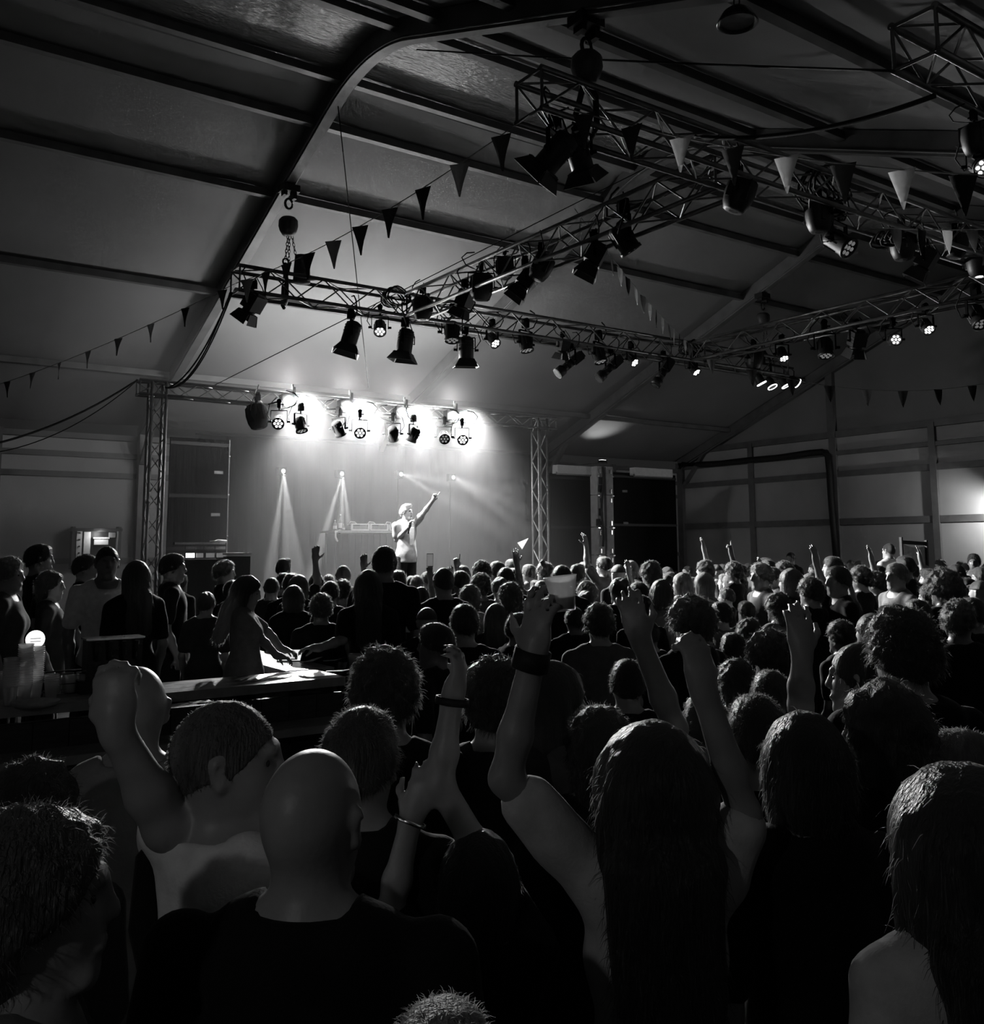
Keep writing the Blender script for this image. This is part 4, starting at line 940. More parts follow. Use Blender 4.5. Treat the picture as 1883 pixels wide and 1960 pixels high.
    if style == 'ponytail': return mesh_prims('hair', [E(.01), cap(S(0, -.1, .04), S(0, -.15, -.03), .03*k, .034*k, .015), cap(S(0, -.15, -.03), S(0, -.14, -.2), .034*k, .018*k, .015)], vox, noise=streak(.003, 110, 10), cut=line())
    if style == 'cap': return mesh_prims('cap', [E(.013), cap(S(-.04, .1, .06), S(.04, .1, .06), .012*k, .012*k, .02), cap(S(-.05, .15, .05), S(.05, .15, .05), .008*k, .008*k, .03), cap(S(0, .1, .06), S(0, .16, .05), .012*k, .009*k, .03)], vox, cut=lambda X, Y, Z: .03*k-Z)

SKIN = mat('skin', 0.28, 0.45, spec=0.45, noise=(14, 0.25, 0.31), bump=(60, 0.05))
SKIND = mat('darker_skin', 0.13, 0.42, spec=0.45, noise=(14, 0.11, 0.15), bump=(60, 0.05))
def hairm(n, g, r=.42):
    m = mat(n, g, r, spec=.6, noise=(70, g*.6, g*1.5, (1, 1, .12)), bump=(160, .9, (1, 1, .1)), sheen=.12)
    nt = m.node_tree; tl = nt.nodes.new('ShaderNodeBsdfTranslucent'); tl.inputs[0].default_value = (.4+g,)*3+(1,); mx = nt.nodes.new('ShaderNodeMixShader'); mx.inputs[0].default_value = .35
    nt.links.new(nt.nodes['Principled BSDF'].outputs[0], mx.inputs[1]); nt.links.new(tl.outputs[0], mx.inputs[2]); nt.links.new(mx.outputs[0], nt.nodes['Material Output'].inputs[0])
    return m
H_CROP = hairm('cropped_hair', .12, .55)
H_BLACK, H_DARK, H_BROWN, H_FAIR, H_GREY = hairm('black_hair', .008), hairm('dark_hair', .022), hairm('brown_hair', .06), hairm('fair_hair', .16, .5), hairm('grey_hair', .25, .55)
def cloth(n, g): return mat(n, g, .85, spec=.15, noise=(22, g*.85, g*1.12), bump=(130, .1), sheen=.1)
C_BLACK, C_DARK, C_GREY, C_MID, C_PALE, C_WHITE = cloth('black_cotton', .008), cloth('dark_cotton', .03), cloth('charcoal_cotton', .08), cloth('grey_cotton', .2), cloth('pale_cotton', .5), cloth('white_cotton', .72)
C_TROU = cloth('dark_trousers', .015)
M_EYE = mat('eye', .03, .15, spec=.6)

def assemble(P, loc, face, label, hair=None, hmat=None, top=C_BLACK, skin=SKIN, group=None, scale=1.0, eyes=False, hs=(1, 1, 1), name='person'):
    """loc: feet; face: world direction the person faces"""
    rz = math.atan2(face[1], face[0])-math.pi/2
    o = empty(name, loc, rz, label, 'person', group); o.scale = (scale,)*3
    put('body', P['body'], skin, o); put('shirt', P['shirt'], top, o); put('trousers', P['trousers'], C_TROU, o)
    Mh = Matrix(P['Hm'].tolist()).to_4x4(); Mh.translation = Vector(P['Ho'])
    if hair is not None: put('hair' if hair.name.startswith('hair') else 'cap', hair, hmat or H_DARK, o, Mh@Matrix.Scale(P['k'], 4)@Matrix.Diagonal(hs+(1,)))
    if eyes:
        for s_ in (-1, 1):
            e = MB(); e.lathe([(0, -.007), (.005, -.005), (.007, 0), (.005, .005), (0, .007)], 10)
            e.build('eye', M_EYE, o, Mh@Matrix.Scale(P['k'], 4)@Matrix.Translation((s_*.031, .079, .002)))
    return o

# ================================================================ bar
M_BARTOP = mat('wet_bar_top', 0.25, 0.3, spec=0.9, noise=(6, 0.16, 0.32, (1, 6, 1)), bump=(14, 0.25))
M_BARW = mat('dark_bar_wood', 0.035, 0.5, noise=(8, 0.025, 0.05, (1, 1, 6)))
M_CUP = mat('clear_plastic', 0.75, 0.25, spec=0.6)
_nt = M_CUP.node_tree; _tl = _nt.nodes.new('ShaderNodeBsdfTranslucent'); _tp = _nt.nodes.new('ShaderNodeBsdfTransparent'); _m1 = _nt.nodes.new('ShaderNodeMixShader'); _m2 = _nt.nodes.new('ShaderNodeMixShader')
_m1.inputs[0].default_value = .5; _m2.inputs[0].default_value = .45
_nt.links.new(_nt.nodes['Principled BSDF'].outputs[0], _m1.inputs[1]); _nt.links.new(_tl.outputs[0], _m1.inputs[2]); _nt.links.new(_m1.outputs[0], _m2.inputs[1]); _nt.links.new(_tp.outputs[0], _m2.inputs[2]); _nt.links.new(_m2.outputs[0], _nt.nodes['Material Output'].inputs[0])
M_BEER = mat('beer', 0.25, 0.3, spec=0.3, noise=(10, 0.2, 0.3))
M_PAPER = mat('paper', 0.8, 0.7, noise=(40, 0.7, 0.85, (1, 12, 1)))
BZ = 1.15; BY = 6.25; BX = 3.05
bar = empty('bar_counter', (1.2, BY, 0), label='long dark bar counter with glossy wet top', cat='bar counter')
for k in range(3): MB().box((-0.15, 0.085+0.17*k, BZ-0.03), (4.0, 0.165, 0.06)).build('top_plank', M_BARTOP, bar)
for k in range(20): MB().box((-2.05+0.2*k, 0.06, 0.53), (0.194, 0.03, 1.02)).build('front_board', M_BARW, bar)
MB().box((-0.15, 0.29, 0.5), (3.96, 0.42, 0.96)).build('carcass', M_BARW, bar)
MB().box((-0.15, -0.12, 0.86), (4.0, 0.3, 0.05)).build('front_ledge', M_BARTOP, bar)
for k in range(5): MB().box((-1.9+0.95*k, -0.06, 0.75), (0.05, 0.22, 0.18)).build('ledge_bracket', M_BARW, bar)
bs = empty('bar_counter', (BX-0.02, 8.95, 0), label='side run of the bar counter going away toward the stage', cat='bar counter')
for k in range(3): MB().box((-0.13+0.13*k, 0, BZ-0.03), (0.126, 4.3, 0.06)).build('top_plank', M_BARTOP, bs)
for k in range(20): MB().box((0.2, -2.05+0.215*k, 0.53), (0.03, 0.209, 1.02)).build('end_board', M_BARW, bs)
MB().box((0.02, 0, 0.5), (0.34, 4.2, 0.96)).build('carcass', M_BARW, bs)
BF = 0.2
fl = empty('bar_floor', (0.8, 8.9, 0), label='low raised duckboard floor inside the bar', cat='platform')
for k in range(12): MB().box((-1.4+0.28*k, 0, BF/2), (0.26, 4.0, BF)).build('duckboard', M_BARW, fl)
def on_bar(x, y): p = on_z(x, y, BZ); return p
# stacks of plastic cups
def cup_prof(n, r=0.042, h=0.11, st=0.0125):
    pr = [(0, 0), (r*.72, 0)]
    for i in range(n):
        z = h+i*st; pr += [(r, z-0.004), (r*1.09, z-0.003), (r*1.09, z), (r, z+.001)]
    return pr+[(r*.95, h+n*st-.01), (r*.68, h+n*st-.1)]
for i, (x, yb, n_, lab) in enumerate(((18, 1350, 14, 'short stack of clear cups at the frame edge of the bar'), (45, 1347, 20, 'tall front stack of clear cups on the bar'), (66, 1342, 18, 'tallest stack of clear cups on the bar'), (97, 1338, 4, 'low stack of clear cups next to the tray on the bar'), (8, 1337, 5, 'lowest cup stack behind the short one'))):
    P = on_bar(x, yb); o = empty('cup_stack', P, label=lab, cat='cups', group='cup stacks on the bar')
    MB().lathe(cup_prof(n_), 16).build('nested_cups', M_CUP, o)
P = on_bar(68, 1352); o = empty('drip_tray', P, label='round pale drip tray on the bar before the cups', cat='tray')
MB().lathe([(0, .012), (.1, .012), (.13, .03), (.135, .03), (.11, 0), (0, 0)], 24).build('tray_dish', M_PLATE, o); MB().lathe([(.02, -.0), (.02, .012)], 8).build('foot', M_PLATE, o)
# beer tap with glowing round badge
pb = on_y(68, 1224, 6.55); P = Vector((pb.x, 6.55, BZ)); o = empty('beer_tap', P, label='beer tap with a glowing round white badge', cat='beer tap')
hb = pb.z-BZ; dxb = pb.x-P.x
MB().lathe([(0, 0), (.07, 0), (.07, .02), (.035, .04), (.03, hb-.05), (0, hb-.02)], 14, Matrix.Translation((dxb, 0.06, 0))).build('tap_column', M_CHROME, o)
MB().tube([(dxb, 0.04, hb-.1), (dxb, -.06, hb-.1), (dxb, -.08, hb-.16)], .012, 6).build('spout', M_CHROME, o)
MB().lathe([(0, 0), (.052, 0), (.056, .012), (.05, .02), (0, .02)], 22, Matrix.Translation((dxb, 0.02, hb))@Matrix.Rotation(math.pi/2, 4, 'X')).build('lit_badge', mat('lit_badge', 1, .3, emit=1.3), o)
for z in (-.012, .006): MB().box((dxb, -.002, hb+z), (.06, .002, .004)).build('badge_line', M_PLATE, o)
# dark bottle crate and glasses on the bar
P = on_bar(135, 1330); o = empty('glass_rack', P, label='dark wire rack of glasses on the bar beside the cups', cat='glass rack')
for k in range(3):
    for j in range(2): MB().lathe([(0, 0), (.03, 0), (.036, .11), (.033, .11), (.027, .008)], 12, Matrix.Translation((-.08+.085*k, .05+.09*j, .01))).build('glass', M_CUP, o)
for z in (.01, .07, .13):
    MB().tube([(-.13, 0, z), (.13, 0, z), (.13, .19, z), (-.13, .19, z)], .006, 5, closed=True).build('wire', M_CHROME, o)
P = on_bar(215, 1262); o = empty('beer_font', (on_y(215, 1262, 6.6).x, 6.6, BZ), label='tall dark beer font block rising behind the raised fist', cat='beer tap')
MB().box((0, 0, .04), (.42, .2, .08)).build('font_base', M_BLACKG, o); MB().box((0, 0, .2), (.34, .14, .26)).build('font_body', M_BLACKG, o)
for k in range(4): MB().cone((-.12+.08*k, -.09, .2), (-.12+.08*k, -.12, .32), .01, .014, 8).build('tap_handle', M_BLACK, o)
MB().box((0, 0, .335), (.36, .16, .012)).build('chrome_cap', M_CHROME, o)
# pint of beer, papers, till screen
def pint(P, lab, h=.15, full=.75):
    o = empty('pint_cup', P, label=lab, cat='cup')
    MB().lathe([(0, 0), (.032, 0), (.044, h), (.046, h), (.046, h-.004), (.042, h-.004), (.031, .004), (0, .004)], 18).build('cup', M_CUP, o)
    MB().lathe([(0, .006), (.030, .006), (.03+.012*full, h*full), (0, h*full)], 16).build('drink', M_BEER, o); return o
pint(on_bar(678, 1292), 'plastic pint of beer at the very end of the bar')
pint(on_bar(618, 1240), 'plastic pint standing further along the bar end')
P = on_bar(553, 1266); o = empty('till_screen', P, label='tilted till screen glowing white on the bar', cat='till')
Mt = Matrix.Rotation(math.radians(-35), 4, 'Z')@Matrix.Rotation(math.radians(-50), 4, 'X')
MB().box((0, 0, .06), (.2, .014, .13), Mt).build('till_case', M_BLACK, o)
MB().box((0, -.009, .06), (.18, .002, .115), Mt).build('lit_page', mat('lit_page', 1, .5, emit=.9), o)
for k in range(7): MB().box((-.02+.01*(k % 3), -.011, .02+.013*k), (.12-.02*(k % 2), .001, .0025), Mt).build('text_line', M_PLATE, o)
MB().box((0, .05, .01), (.12, .1, .02), Matrix.Rotation(math.radians(-35), 4, 'Z')).build('till_foot', M_BLACK, o)
for i, (x, y, a, w_, lab) in enumerate(((595, 1266, .3, .1, 'small bright paper slip beside the till'), (640, 1265, -.4, .09, 'bent bright paper slip near the bar end'), (655, 1285, -.5, .12, 'long paper strip curling over the bar end'))):
    P = on_bar(x, y); o = empty('paper_slip', P, a, lab, 'paper', 'paper slips on the bar')
    MB().add([(-w_, -.03, .004), (0, -.03, .006), (w_, -.028, .03), (-w_, .03, .004), (0, .03, .006), (w_, .03, .02), (-w_, -.03, .002), (0, -.03, .004), (w_, -.028, .028), (-w_, .03, .002), (0, .03, .004), (w_, .03, .018)], [(0, 1, 4, 3), (1, 2, 5, 4), (9, 10, 7, 6), (10, 11, 8, 7)]).build('slip', M_PAPER, o)
P = on_bar(375, 1350); o = empty('bar_mat', on_z(330, 1352, 0.89), label='pale papers lying on the front ledge of the bar', cat='paper')
MB().box((0, 0, .004), (.34, .16, .006)).build('sheet', M_PLATE, o); MB().box((.22, .03, .008), (.16, .1, .005)).build('sheet', M_WHITE, o)

# ================================================================ the performer
HV = {}
def hair(style, vox=.008, seed=0):
    if (style, vox, seed) not in HV: HV[(style, vox, seed)] = hair_mesh(style, 1.0, vox, seed)
    return HV[(style, vox, seed)]
fwd = Vector((math.sin(YAW), math.cos(YAW), 0)); rgt = Vector((math.cos(YAW), -math.sin(YAW), 0))
def to_local(P, base, face):
    rz = math.atan2(face[1], face[0])-math.pi/2
    return np.array(Matrix.Rotation(-rz, 3, 'Z')@(Vector(P)-Vector(base)))
PD = 16.0
ht = at(778, 966, PD); base = Vector((ht.x, ht.y, STZ)); face = (-fwd*.8+rgt*.5).normalized()
lo_ = lambda x, y, D: to_local(at(x, y, D), base, face)
he = ht.z-STZ-.012
# hand directions are given in world axes: turn them into the local frame
def wdir(v, face): return np.array(Matrix.Rotation(-(math.atan2(face[1], face[0])-math.pi/2), 3, 'Z')@Vector(v))
C_JACK = cloth('pale_overshirt', .3)
def performer():
    arms = {'L': (lo_(809, 984, PD-.08), lo_(829, 957, PD-.12), wdir(rgt*.45+Vector((0, 0, .9)), face), wdir(-fwd, face), .9, (0.05, 1.7, 1.8, 1.8, 1.0)),
            'R': (lo_(759, 1033, PD-.1), lo_(783, 1008, PD-.33), wdir(rgt*.3+Vector((0, 0, .9)), face), wdir(rgt-fwd*.2, face), 1.3, (1.3, 1.4, 1.4, 1.4, .8))}
    return make_person(h=he, male=True, vox=.009, mouth=1.0, yaw=-.5, pitch=.05, sleeve='short', arms=arms)
perf = performer()
po = assemble(perf, base, face, 'performer in pale open overshirt singing and pointing upward on stage', hair('quiff', .007), H_FAIR, C_JACK, eyes=True, name='person')
kk = perf['k']
tee = [ell(np.array((0, .005, 1.31))*kk, np.array((.158, .107, .17))*kk, None, .06), ell(np.array((0, .008, 1.13))*kk, np.array((.142, .1, .18))*kk, None, .06), ell(np.array((0, -.005, .96))*kk, np.array((.16, .115, .13))*kk, None, .06)]
put('white_tee', mesh_prims('white_tee', tee, .009, grow=.021, cut=lambda X, Y, Z: np.maximum(np.maximum(np.abs(X+.04)-.05, -Y), np.maximum(Z-1.40*kk, .88*kk-Z))), C_WHITE, po)
mp = at(785, 1001, PD-.38)
mo = empty('microphone', mp, label='black handheld microphone at the mouth of the performer', cat='microphone')
md = (at(783, 1012, PD-.34)-mp).normalized()
MB().cone((0, 0, 0), md*.2, .012, .015, 10).build('handle', M_BLACK, mo); MB().lathe([(0, -.03), (.02, -.024), (.027, 0), (.02, .02), (.012, .03)], 12, frame_m(md, (0, 0, 0))).build('grille', M_CHAIN, mo)

# ================================================================ people close to the camera
NEARB = []
def near(label, x, y, D, face, style=None, hm=H_DARK, top=C_BLACK, skin=SKIN, male=True, arms=None, yaw=0, pitch=0, roll=0, bulk=1.0, sleeve='short', vox=.0085, eyes=False, hseed=0, z0=0.0, lean=0.0, hv=.0062, hs=(1, 1, 1)):
    P = at(x, y, D); f_ = Vector((face[0], face[1], 0)).normalized(); g = {None: 0, 'buzz': .006, 'afro': .05, 'curly': .03}.get(style, .018)
    h = (P.z-z0)/(1+g/1.75); k = h/1.75
    hoff = Vector((f_.x, f_.y, 0))*(-.012*k+lean*.7)
    b = Vector((P.x, P.y, z0))-hoff
    A = {}
    for s_, a in (arms or {}).items():
        A[s_] = (to_local(at(*a[0]), b, f_), to_local(at(*a[1]), b, f_), wdir(a[2], f_), wdir(a[3], f_), a[4], a[5] if len(a) > 5 else None)
    pm_ = make_person(h=h, male=male, arms=A, yaw=yaw, pitch=pitch, roll=roll, vox=vox, sleeve=sleeve, bulk=bulk, lean=lean, lvox=.028)
    o = assemble(pm_, b, f_, label, hair(style, hv, hseed) if style else None, hm, top, skin, eyes=eyes, hs=hs)
    NEARB.append((b.x, b.y, .26))
    return o, pm_
st = lambda x, y: (Vector((7.6, 14.3, 0))-Vector((x, y, 0)))
UP = Vector((0, 0, 1)); FW = (fwd*.85+rgt*-.1)
near('bald person in black tee, back to the camera, nearest head', 598, 1437, 1.53, fwd+rgt*.12, None, top=C_BLACK, bulk=1.12, yaw=.15)
o2, p2_ = near('cropped-haired person in white tee turned in profile beside the bald head', 432, 1343, 1.85, fwd*.75+rgt*.6, 'buzz', H_CROP, C_WHITE, yaw=.75, bulk=1.05,
    arms={'L': ((318, 1585, 1.78), (222, 1395, 1.72), UP-rgt*.1, fwd, 1.2, (1.3, 1.3, 1.3, 1.3, .9))}, eyes=True)
MB().tube([(-.13, .06, 1.47), (-.125, -.03, 1.515), (-.11, -.1, 1.46), (-.06, -.138, 1.36), (.01, -.142, 1.25), (.08, -.135, 1.13), (.13, -.11, 1.02)], .024, 8).build('bag_strap', C_BLACK, o2)
near('bald person in grey long-sleeved top with wide back, facing the bar', 262, 1277, 2.5, fwd*.93-rgt*.42, None, top=C_MID, bulk=1.15, sleeve='long')
near('person with wavy fair hair in profile at the bottom corner', 62, 1547, 1.3, fwd*.35+rgt*.9, 'wavy', H_BROWN, C_GREY, male=False, eyes=True)
near('dark-haired head tucked behind the wavy-haired person', 65, 1455, 2.05, fwd, 'wavy', H_BLACK, C_BLACK, male=False, hseed=2)
near('person with short rim-lit hair just behind the bald head', 690, 1355, 2.12, fwd+rgt*.15, 'short', H_BROWN, C_BLACK, hseed=3)
near('person with tight curls standing at the end of the bar', 737, 1240, 2.76, fwd-rgt*.05, 'curly', H_DARK, C_BLACK, hseed=1)
near('wavy-haired person in dark ribbed top behind the raised wristband arm', 947, 1259, 2.85, fwd-rgt*.1, 'curly', H_DARK, C_DARK, hseed=5)
near('short person in black raising a wristband arm and a closed hand', 915, 1590, 2.0, fwd-rgt*.1, 'bob', H_BLACK, C_BLACK, male=False,
    arms={'R': ((842, 1500, 2.02), (866, 1335, 2.05), UP+rgt*.25, -rgt+fwd*.4, .7), 'L': ((745, 1750, 1.98), (787, 1565, 2.0), UP+rgt*.35, fwd, .6)})
o9, p9 = near('long-haired person in pale top with both arms raised', 1247, 1388, 1.95, fwd-rgt*.05, 'long', H_BLACK, C_PALE, male=False, hseed=4, hs=(1.25, 1.12, 1.05),
    arms={'L': ((968, 1490, 1.9), (1020, 1255, 1.9), UP+rgt*.12, fwd+rgt*.7, .45, (.3, .4, .6, .7, .1)), 'R': ((1425, 1560, 1.93), (1345, 1318, 1.93), UP-rgt*.15, fwd-rgt*.5, 1.0)})
near('person with smooth dark bob in black, below a thin raised arm', 1538, 1363, 2.1, fwd-rgt*.2, 'bob', H_BLACK, C_BLACK, hseed=7)
near('person with long wavy hair half turned toward the gable', 1690, 1307, 2.35, fwd*.7-rgt*.6, 'longwavy', H_DARK, C_BLACK, male=False, hseed=3)
near('person in pale top with tied-back hair in profile toward the stage', 1646, 1227, 3.2, fwd*.5-rgt*.8, 'ponytail', H_DARK, C_PALE, male=False, eyes=True)
near('dark sleek-haired person in pale top at the bottom corner opposite the bar', 1838, 1477, 1.58, fwd-rgt*.25, 'long', H_BLACK, C_PALE, male=False, hseed=5, hs=(1.3, 1.15, 1.1))
near('pale-haired person in profile between sleek-haired and wavy-haired people', 1845, 1396, 2.35, fwd*.3-rgt*.9, 'short', H_FAIR, C_DARK, hseed=6)
near('grey-haired short person cut off by the bottom edge', 845, 1931, 1.13, fwd, 'short', H_GREY, C_BLACK, hseed=8, male=False)
near('tall person with a big dark curly mop, back turned', 1726, 1162, 2.95, fwd-rgt*.1, 'curly', H_BLACK, C_BLACK, hseed=1)
near('person in black stretching one bare arm straight up', 1447, 1330, 2.6, fwd, 'short', H_BLACK, C_BLACK, male=False, hseed=2,
    arms={'R': ((1532, 1350, 2.55), (1535, 1250, 2.5), UP-rgt*.05, fwd, .5)})
near('dark-haired person looking sideways behind the cup arm', 1056, 1266, 2.95, fwd*.4+rgt*.9, 'long', H_DARK, C_GREY, male=False, hseed=6, eyes=True)
near('dark-haired person with one arm up right behind the long-haired person', 1146, 1352, 2.55, fwd, 'wavy', H_DARK, C_BLACK, male=False, hseed=9,
    arms={'R': ((1292, 1395, 2.45), (1225, 1222, 2.4), UP-rgt*.25, fwd, .5)})
# bar staff and people around the bar
near('bar worker in white tee leaning behind the bar', 206, 1046, 7.4, -fwd*.7+rgt*.4, 'buzz', H_DARK, C_WHITE, SKIND, z0=BF, vox=.01, hv=.008)
near('long-haired person beside the white-tee bar worker, hair rim-lit', 262, 1073, 7.15, fwd*.6-rgt*.5, 'long', H_DARK, C_BLACK, male=False, z0=BF, vox=.01, hv=.008)
near('long-haired bar worker in profile looking down at the till', 468, 1101, 7.15, rgt*.95+fwd*.2, 'long', H_DARK, C_MID, male=False, z0=BF, vox=.009, hv=.007, pitch=-.25, eyes=True,
    arms={'R': ((497, 1220, 7.05), (530, 1255, 6.95), rgt-UP*.2, -UP, .6), 'L': ((512, 1210, 7.25), (540, 1243, 7.25), rgt-UP*.2, -UP, .6)})
near('curly-haired person in profile at the frame edge behind the taps', 16, 1066, 7.2, rgt*.95+fwd*.2, 'curly', H_FAIR, C_GREY, male=False, z0=BF, vox=.009, hv=.007, eyes=True)
near('person with very long straight hair at the bar end, back turned', 705, 1091, 7.5, fwd*.9-rgt*.2, 'long', H_BLACK, C_BLACK, male=False, vox=.009, hv=.007, hseed=2,
    arms={'L': ((655, 1225, 7.3), (610, 1240, 7.1), -rgt, -UP, .5)})
near('very tall person rising above the crowd before the performer', 736, 1045, 7.9, fwd, 'short', H_BLACK, C_BLACK, SKIND, vox=.01, hv=.008)

near('dark-haired person behind the taps, head against the lit hatch', 75, 1041, 8.3, rgt*.7+fwd*.5, 'short', H_BLACK, C_BLACK, z0=BF, vox=.011, hv=.009)
near('wavy-haired person between the curly one and the bar worker', 97, 1093, 7.8, rgt*.9+fwd*.3, 'wavy', H_BROWN, C_DARK, male=False, z0=BF, vox=.011, hv=.009)
near('person turned sideways just before the lit hatch', 163, 1061, 8.8, rgt*.9+fwd*.2, 'short', H_BLACK, C_BLACK, z0=BF, vox=.011, hv=.009)
near('dark-haired person behind the long-haired person inside the bar', 330, 1059, 8.4, rgt*.9+fwd*.3, 'short', H_BLACK, C_BLACK, z0=BF, vox=.011, hv=.009)
near('person with a bun further inside the bar', 395, 1131, 7.9, fwd, 'bun', H_DARK, C_DARK, male=False, z0=BF, vox=.011, hv=.009)
# cup held up, wristbands
wl_ = at(1020, 1255, 1.9)
hp = at(1080, 1150, 1.95)
o = empty('plastic_cup', hp, label='crumpled clear cup held high by the long-haired person', cat='cup')
Mc = frame_m((-rgt*.12+UP).normalized(), (0, 0, -.02))@Matrix.Diagonal((.72, .72, .55, 1))
MB().lathe([(0, 0), (.032, 0), (.037, .06), (.047, .125), (.05, .128), (.047, .13), (.043, .125), (.033, .06), (.028, .005), (0, .005)], 20, Mc).build('cup', M_CUP, o)
MB().lathe([(0, .008), (.03, .008), (.034, .05), (0, .052)], 16, Mc).build('drink', M_BEER, o)
def band(P, axis, r, lab, m_=M_RUB, w=.012):
    o = empty('wristband', P, label=lab, cat='wristband'); x, y, z = basis(axis)
    MB().lathe([(r, -w), (r+.004, -w), (r+.004, w), (r, w), (r, -w)], 18, frame_m(axis)).build('band', m_, o)
band(at(1017, 1240+22, 1.9), at(968, 1490, 1.9)-wl_, .034, 'dark wide wristband on the arm holding the cup', w=.02)
band(at(865, 1342, 2.05), at(842, 1500, 2.02)-at(866, 1335, 2.05), .033, 'dark cord bracelet on the raised wristband arm', w=.008)
band(at(785, 1572, 2.0), at(762, 1630, 1.98)-at(787, 1565, 2.0), .032, 'beaded bracelet on the closed hand below', M_CHROME, w=.004)
band(at(733, 1748, 1.75), (0.2, 0.1, 1), .024, 'bright ring bracelet glinting in the dark by the bald person', M_CHROME, w=.003)

# ================================================================ the crowd
upA = lambda sd, out=.06: (np.array([sd*(.2+out), .06, 1.66]), np.array([sd*(.19+out*.6), .1, 1.9]), (0, .12, 1), (0, 1, 0), .25, None)
pntA = lambda sd: (np.array([sd*.24, .08, 1.64]), np.array([sd*.2, .13, 1.88]), (0, .1, 1), (0, 1, 0), .9, (.05, 1.5, 1.6, 1.6, .9))
bent = lambda sd: (np.array([sd*.27, .12, 1.22]), np.array([sd*.13, .3, 1.4]), (0, .1, 1), (-sd, 0, 0), .8, None)
V_ = .0125
PROTO = {('m', 'down'): make_person(vox=V_), ('f', 'down'): make_person(male=False, vox=V_), ('m', 'rup'): make_person(vox=V_, arms={'R': upA(1)}, fat=1.15), ('m', 'lup'): make_person(vox=V_, arms={'L': upA(-1)}, fat=1.15),
         ('f', 'rup'): make_person(male=False, vox=V_, arms={'R': upA(1)}, fat=1.15), ('f', 'bup'): make_person(male=False, vox=V_, arms={'R': upA(1, .1), 'L': upA(-1, .1)}, fat=1.15), ('m', 'point'): make_person(vox=V_, arms={'R': pntA(1)}, fat=1.15), ('m', 'bent'): make_person(vox=V_, arms={'R': bent(1), 'L': bent(-1)}, fat=1.1)}
HM = {'k': (H_BLACK, 'black'), 'd': (H_DARK, 'dark'), 'b': (H_BROWN, 'brown'), 'f': (H_FAIR, 'fair'), 'g': (H_GREY, 'grey')}
TM = {'k': (C_BLACK, 'black'), 'd': (C_DARK, 'dark'), 'c': (C_GREY, 'charcoal'), 'm': (C_MID, 'grey'), 'p': (C_PALE, 'pale'), 'w': (C_WHITE, 'white')}
CR = '''430 1072 30 curly b k m R|543 1069 31 quiff d k m .|543 1096 31 short d k m .|520 1105 32 buzz d d m .|572 1100 38 long b k f .|606 1098 32 short k k m .|629 1099 25 short f m m .|657 1082 30 buzz f c m .|632 1112 36 short d k m .|615 1136 55 curly b k m .|611 1169 50 short d d m .|562 1120 42 bob k k f .|787 1102 25 short d k m .|806 1123 42 buzz d k m .|849 1087 41 buzz b k m .|882 1092 32 short d k m .|886 1082 28 short f c m .|922 1073 30 curly d k m .|899 1120 43 wavy b m f .|920 1097 34 curly b c m .|817 1162 45 cap k k m .|773 1160 32 short d k m .|889 1156 57 short k k m .|836 1192 62 short d k m L|756 1146 37 bob b p f .|952 1074 29 short d k m .|980 1070 24 short b c m .|968 1086 32 short k k m .|1013 1080 25 short f m m .|1043 1076 25 curly f k m .|1075 1082 38 short d k m .|1104 1081 29 quiff d c m R|1120 1075 22 short d k m .|1156 1065 32 short d m m lup|1183 1080 27 cap k k m .|1207 1073 26 bob f m f L|1245 1074 38 wavy k k f .|1185 1104 36 bun k k f .|1223 1114 35 short k k m .|1265 1109 42 bob b m f .|1305 1096 35 long f p f .|1347 1096 36 bob f m f .|1349 1072 30 wavy d k f rup|1322 1140 70 afro k k m .|1388 1098 26 short f c m .|1123 1112 35 curly f k f .|1120 1129 36 bun k k f .|1228 1139 40 short k k m .|976 1115 46 wavy b c f .|949 1155 48 long b d f .|989 1175 42 quiff d k m R|1242 1188 46 buzz d k m .|1327 1190 42 short k k m .|1099 1162 32 short d k m .|1200 1262 60 short k k m .|1404 1075 29 curly k k m point|1457 1077 33 curly f c m L|1470 1071 24 short d k m .|1479 1085 30 short b m m L|1513 1088 42 bob d k f .|1513 1057 19 buzz d k m .|1551 1097 40 long f c f .|1594 1065 32 short k k m .|1604 1083 38 short b k m L|1647 1083 33 curly k k m .|1746 1055 22 short d c m .|1732 1064 33 short k k m .|1716 1077 34 short f m m L|1804 1088 46 afro k k f .|1829 1080 26 short d c m .|1863 1059 27 short k m m L|1396 1099 30 bob f m f .|1391 1125 32 short d k m .|1457 1124 32 short d d m .|1487 1133 32 bob f c f .|1428 1150 34 short k k m .|1433 1184 48 wavy d k f .|1471 1205 70 afro k k f .|1404 1211 46 short k k m .|1700 1158 32 short f d m .|1628 1147 30 short d k m .|1764 1080 28 bob f k f .|1878 1085 29 short b k m .|1680 1082 29 short d k m .|1610 1187 42 curly k k m .|1475 1283 55 short d k m .|1408 1262 52 wavy k k f .|1832 1147 56 curly b k m R|1780 1120 36 short k k m .|1868 1125 34 long f m f .|1560 1150 36 long d k f .|1665 1120 34 bob d d f .|1530 1120 32 short k c m .|345 1098 36 short d d m .|445 1110 38 short k k m .|1350 1330 60 short b m m .|1010 1225 44 short k k m .'''
rows = []
for s_ in CR.split('|'):
    x, y, w, st_, hc, tc, sx, ex = s_.split(); rows.append([float(x), float(y), float(w), st_, hc, tc, sx, ex, True])
HZN = 1049.0
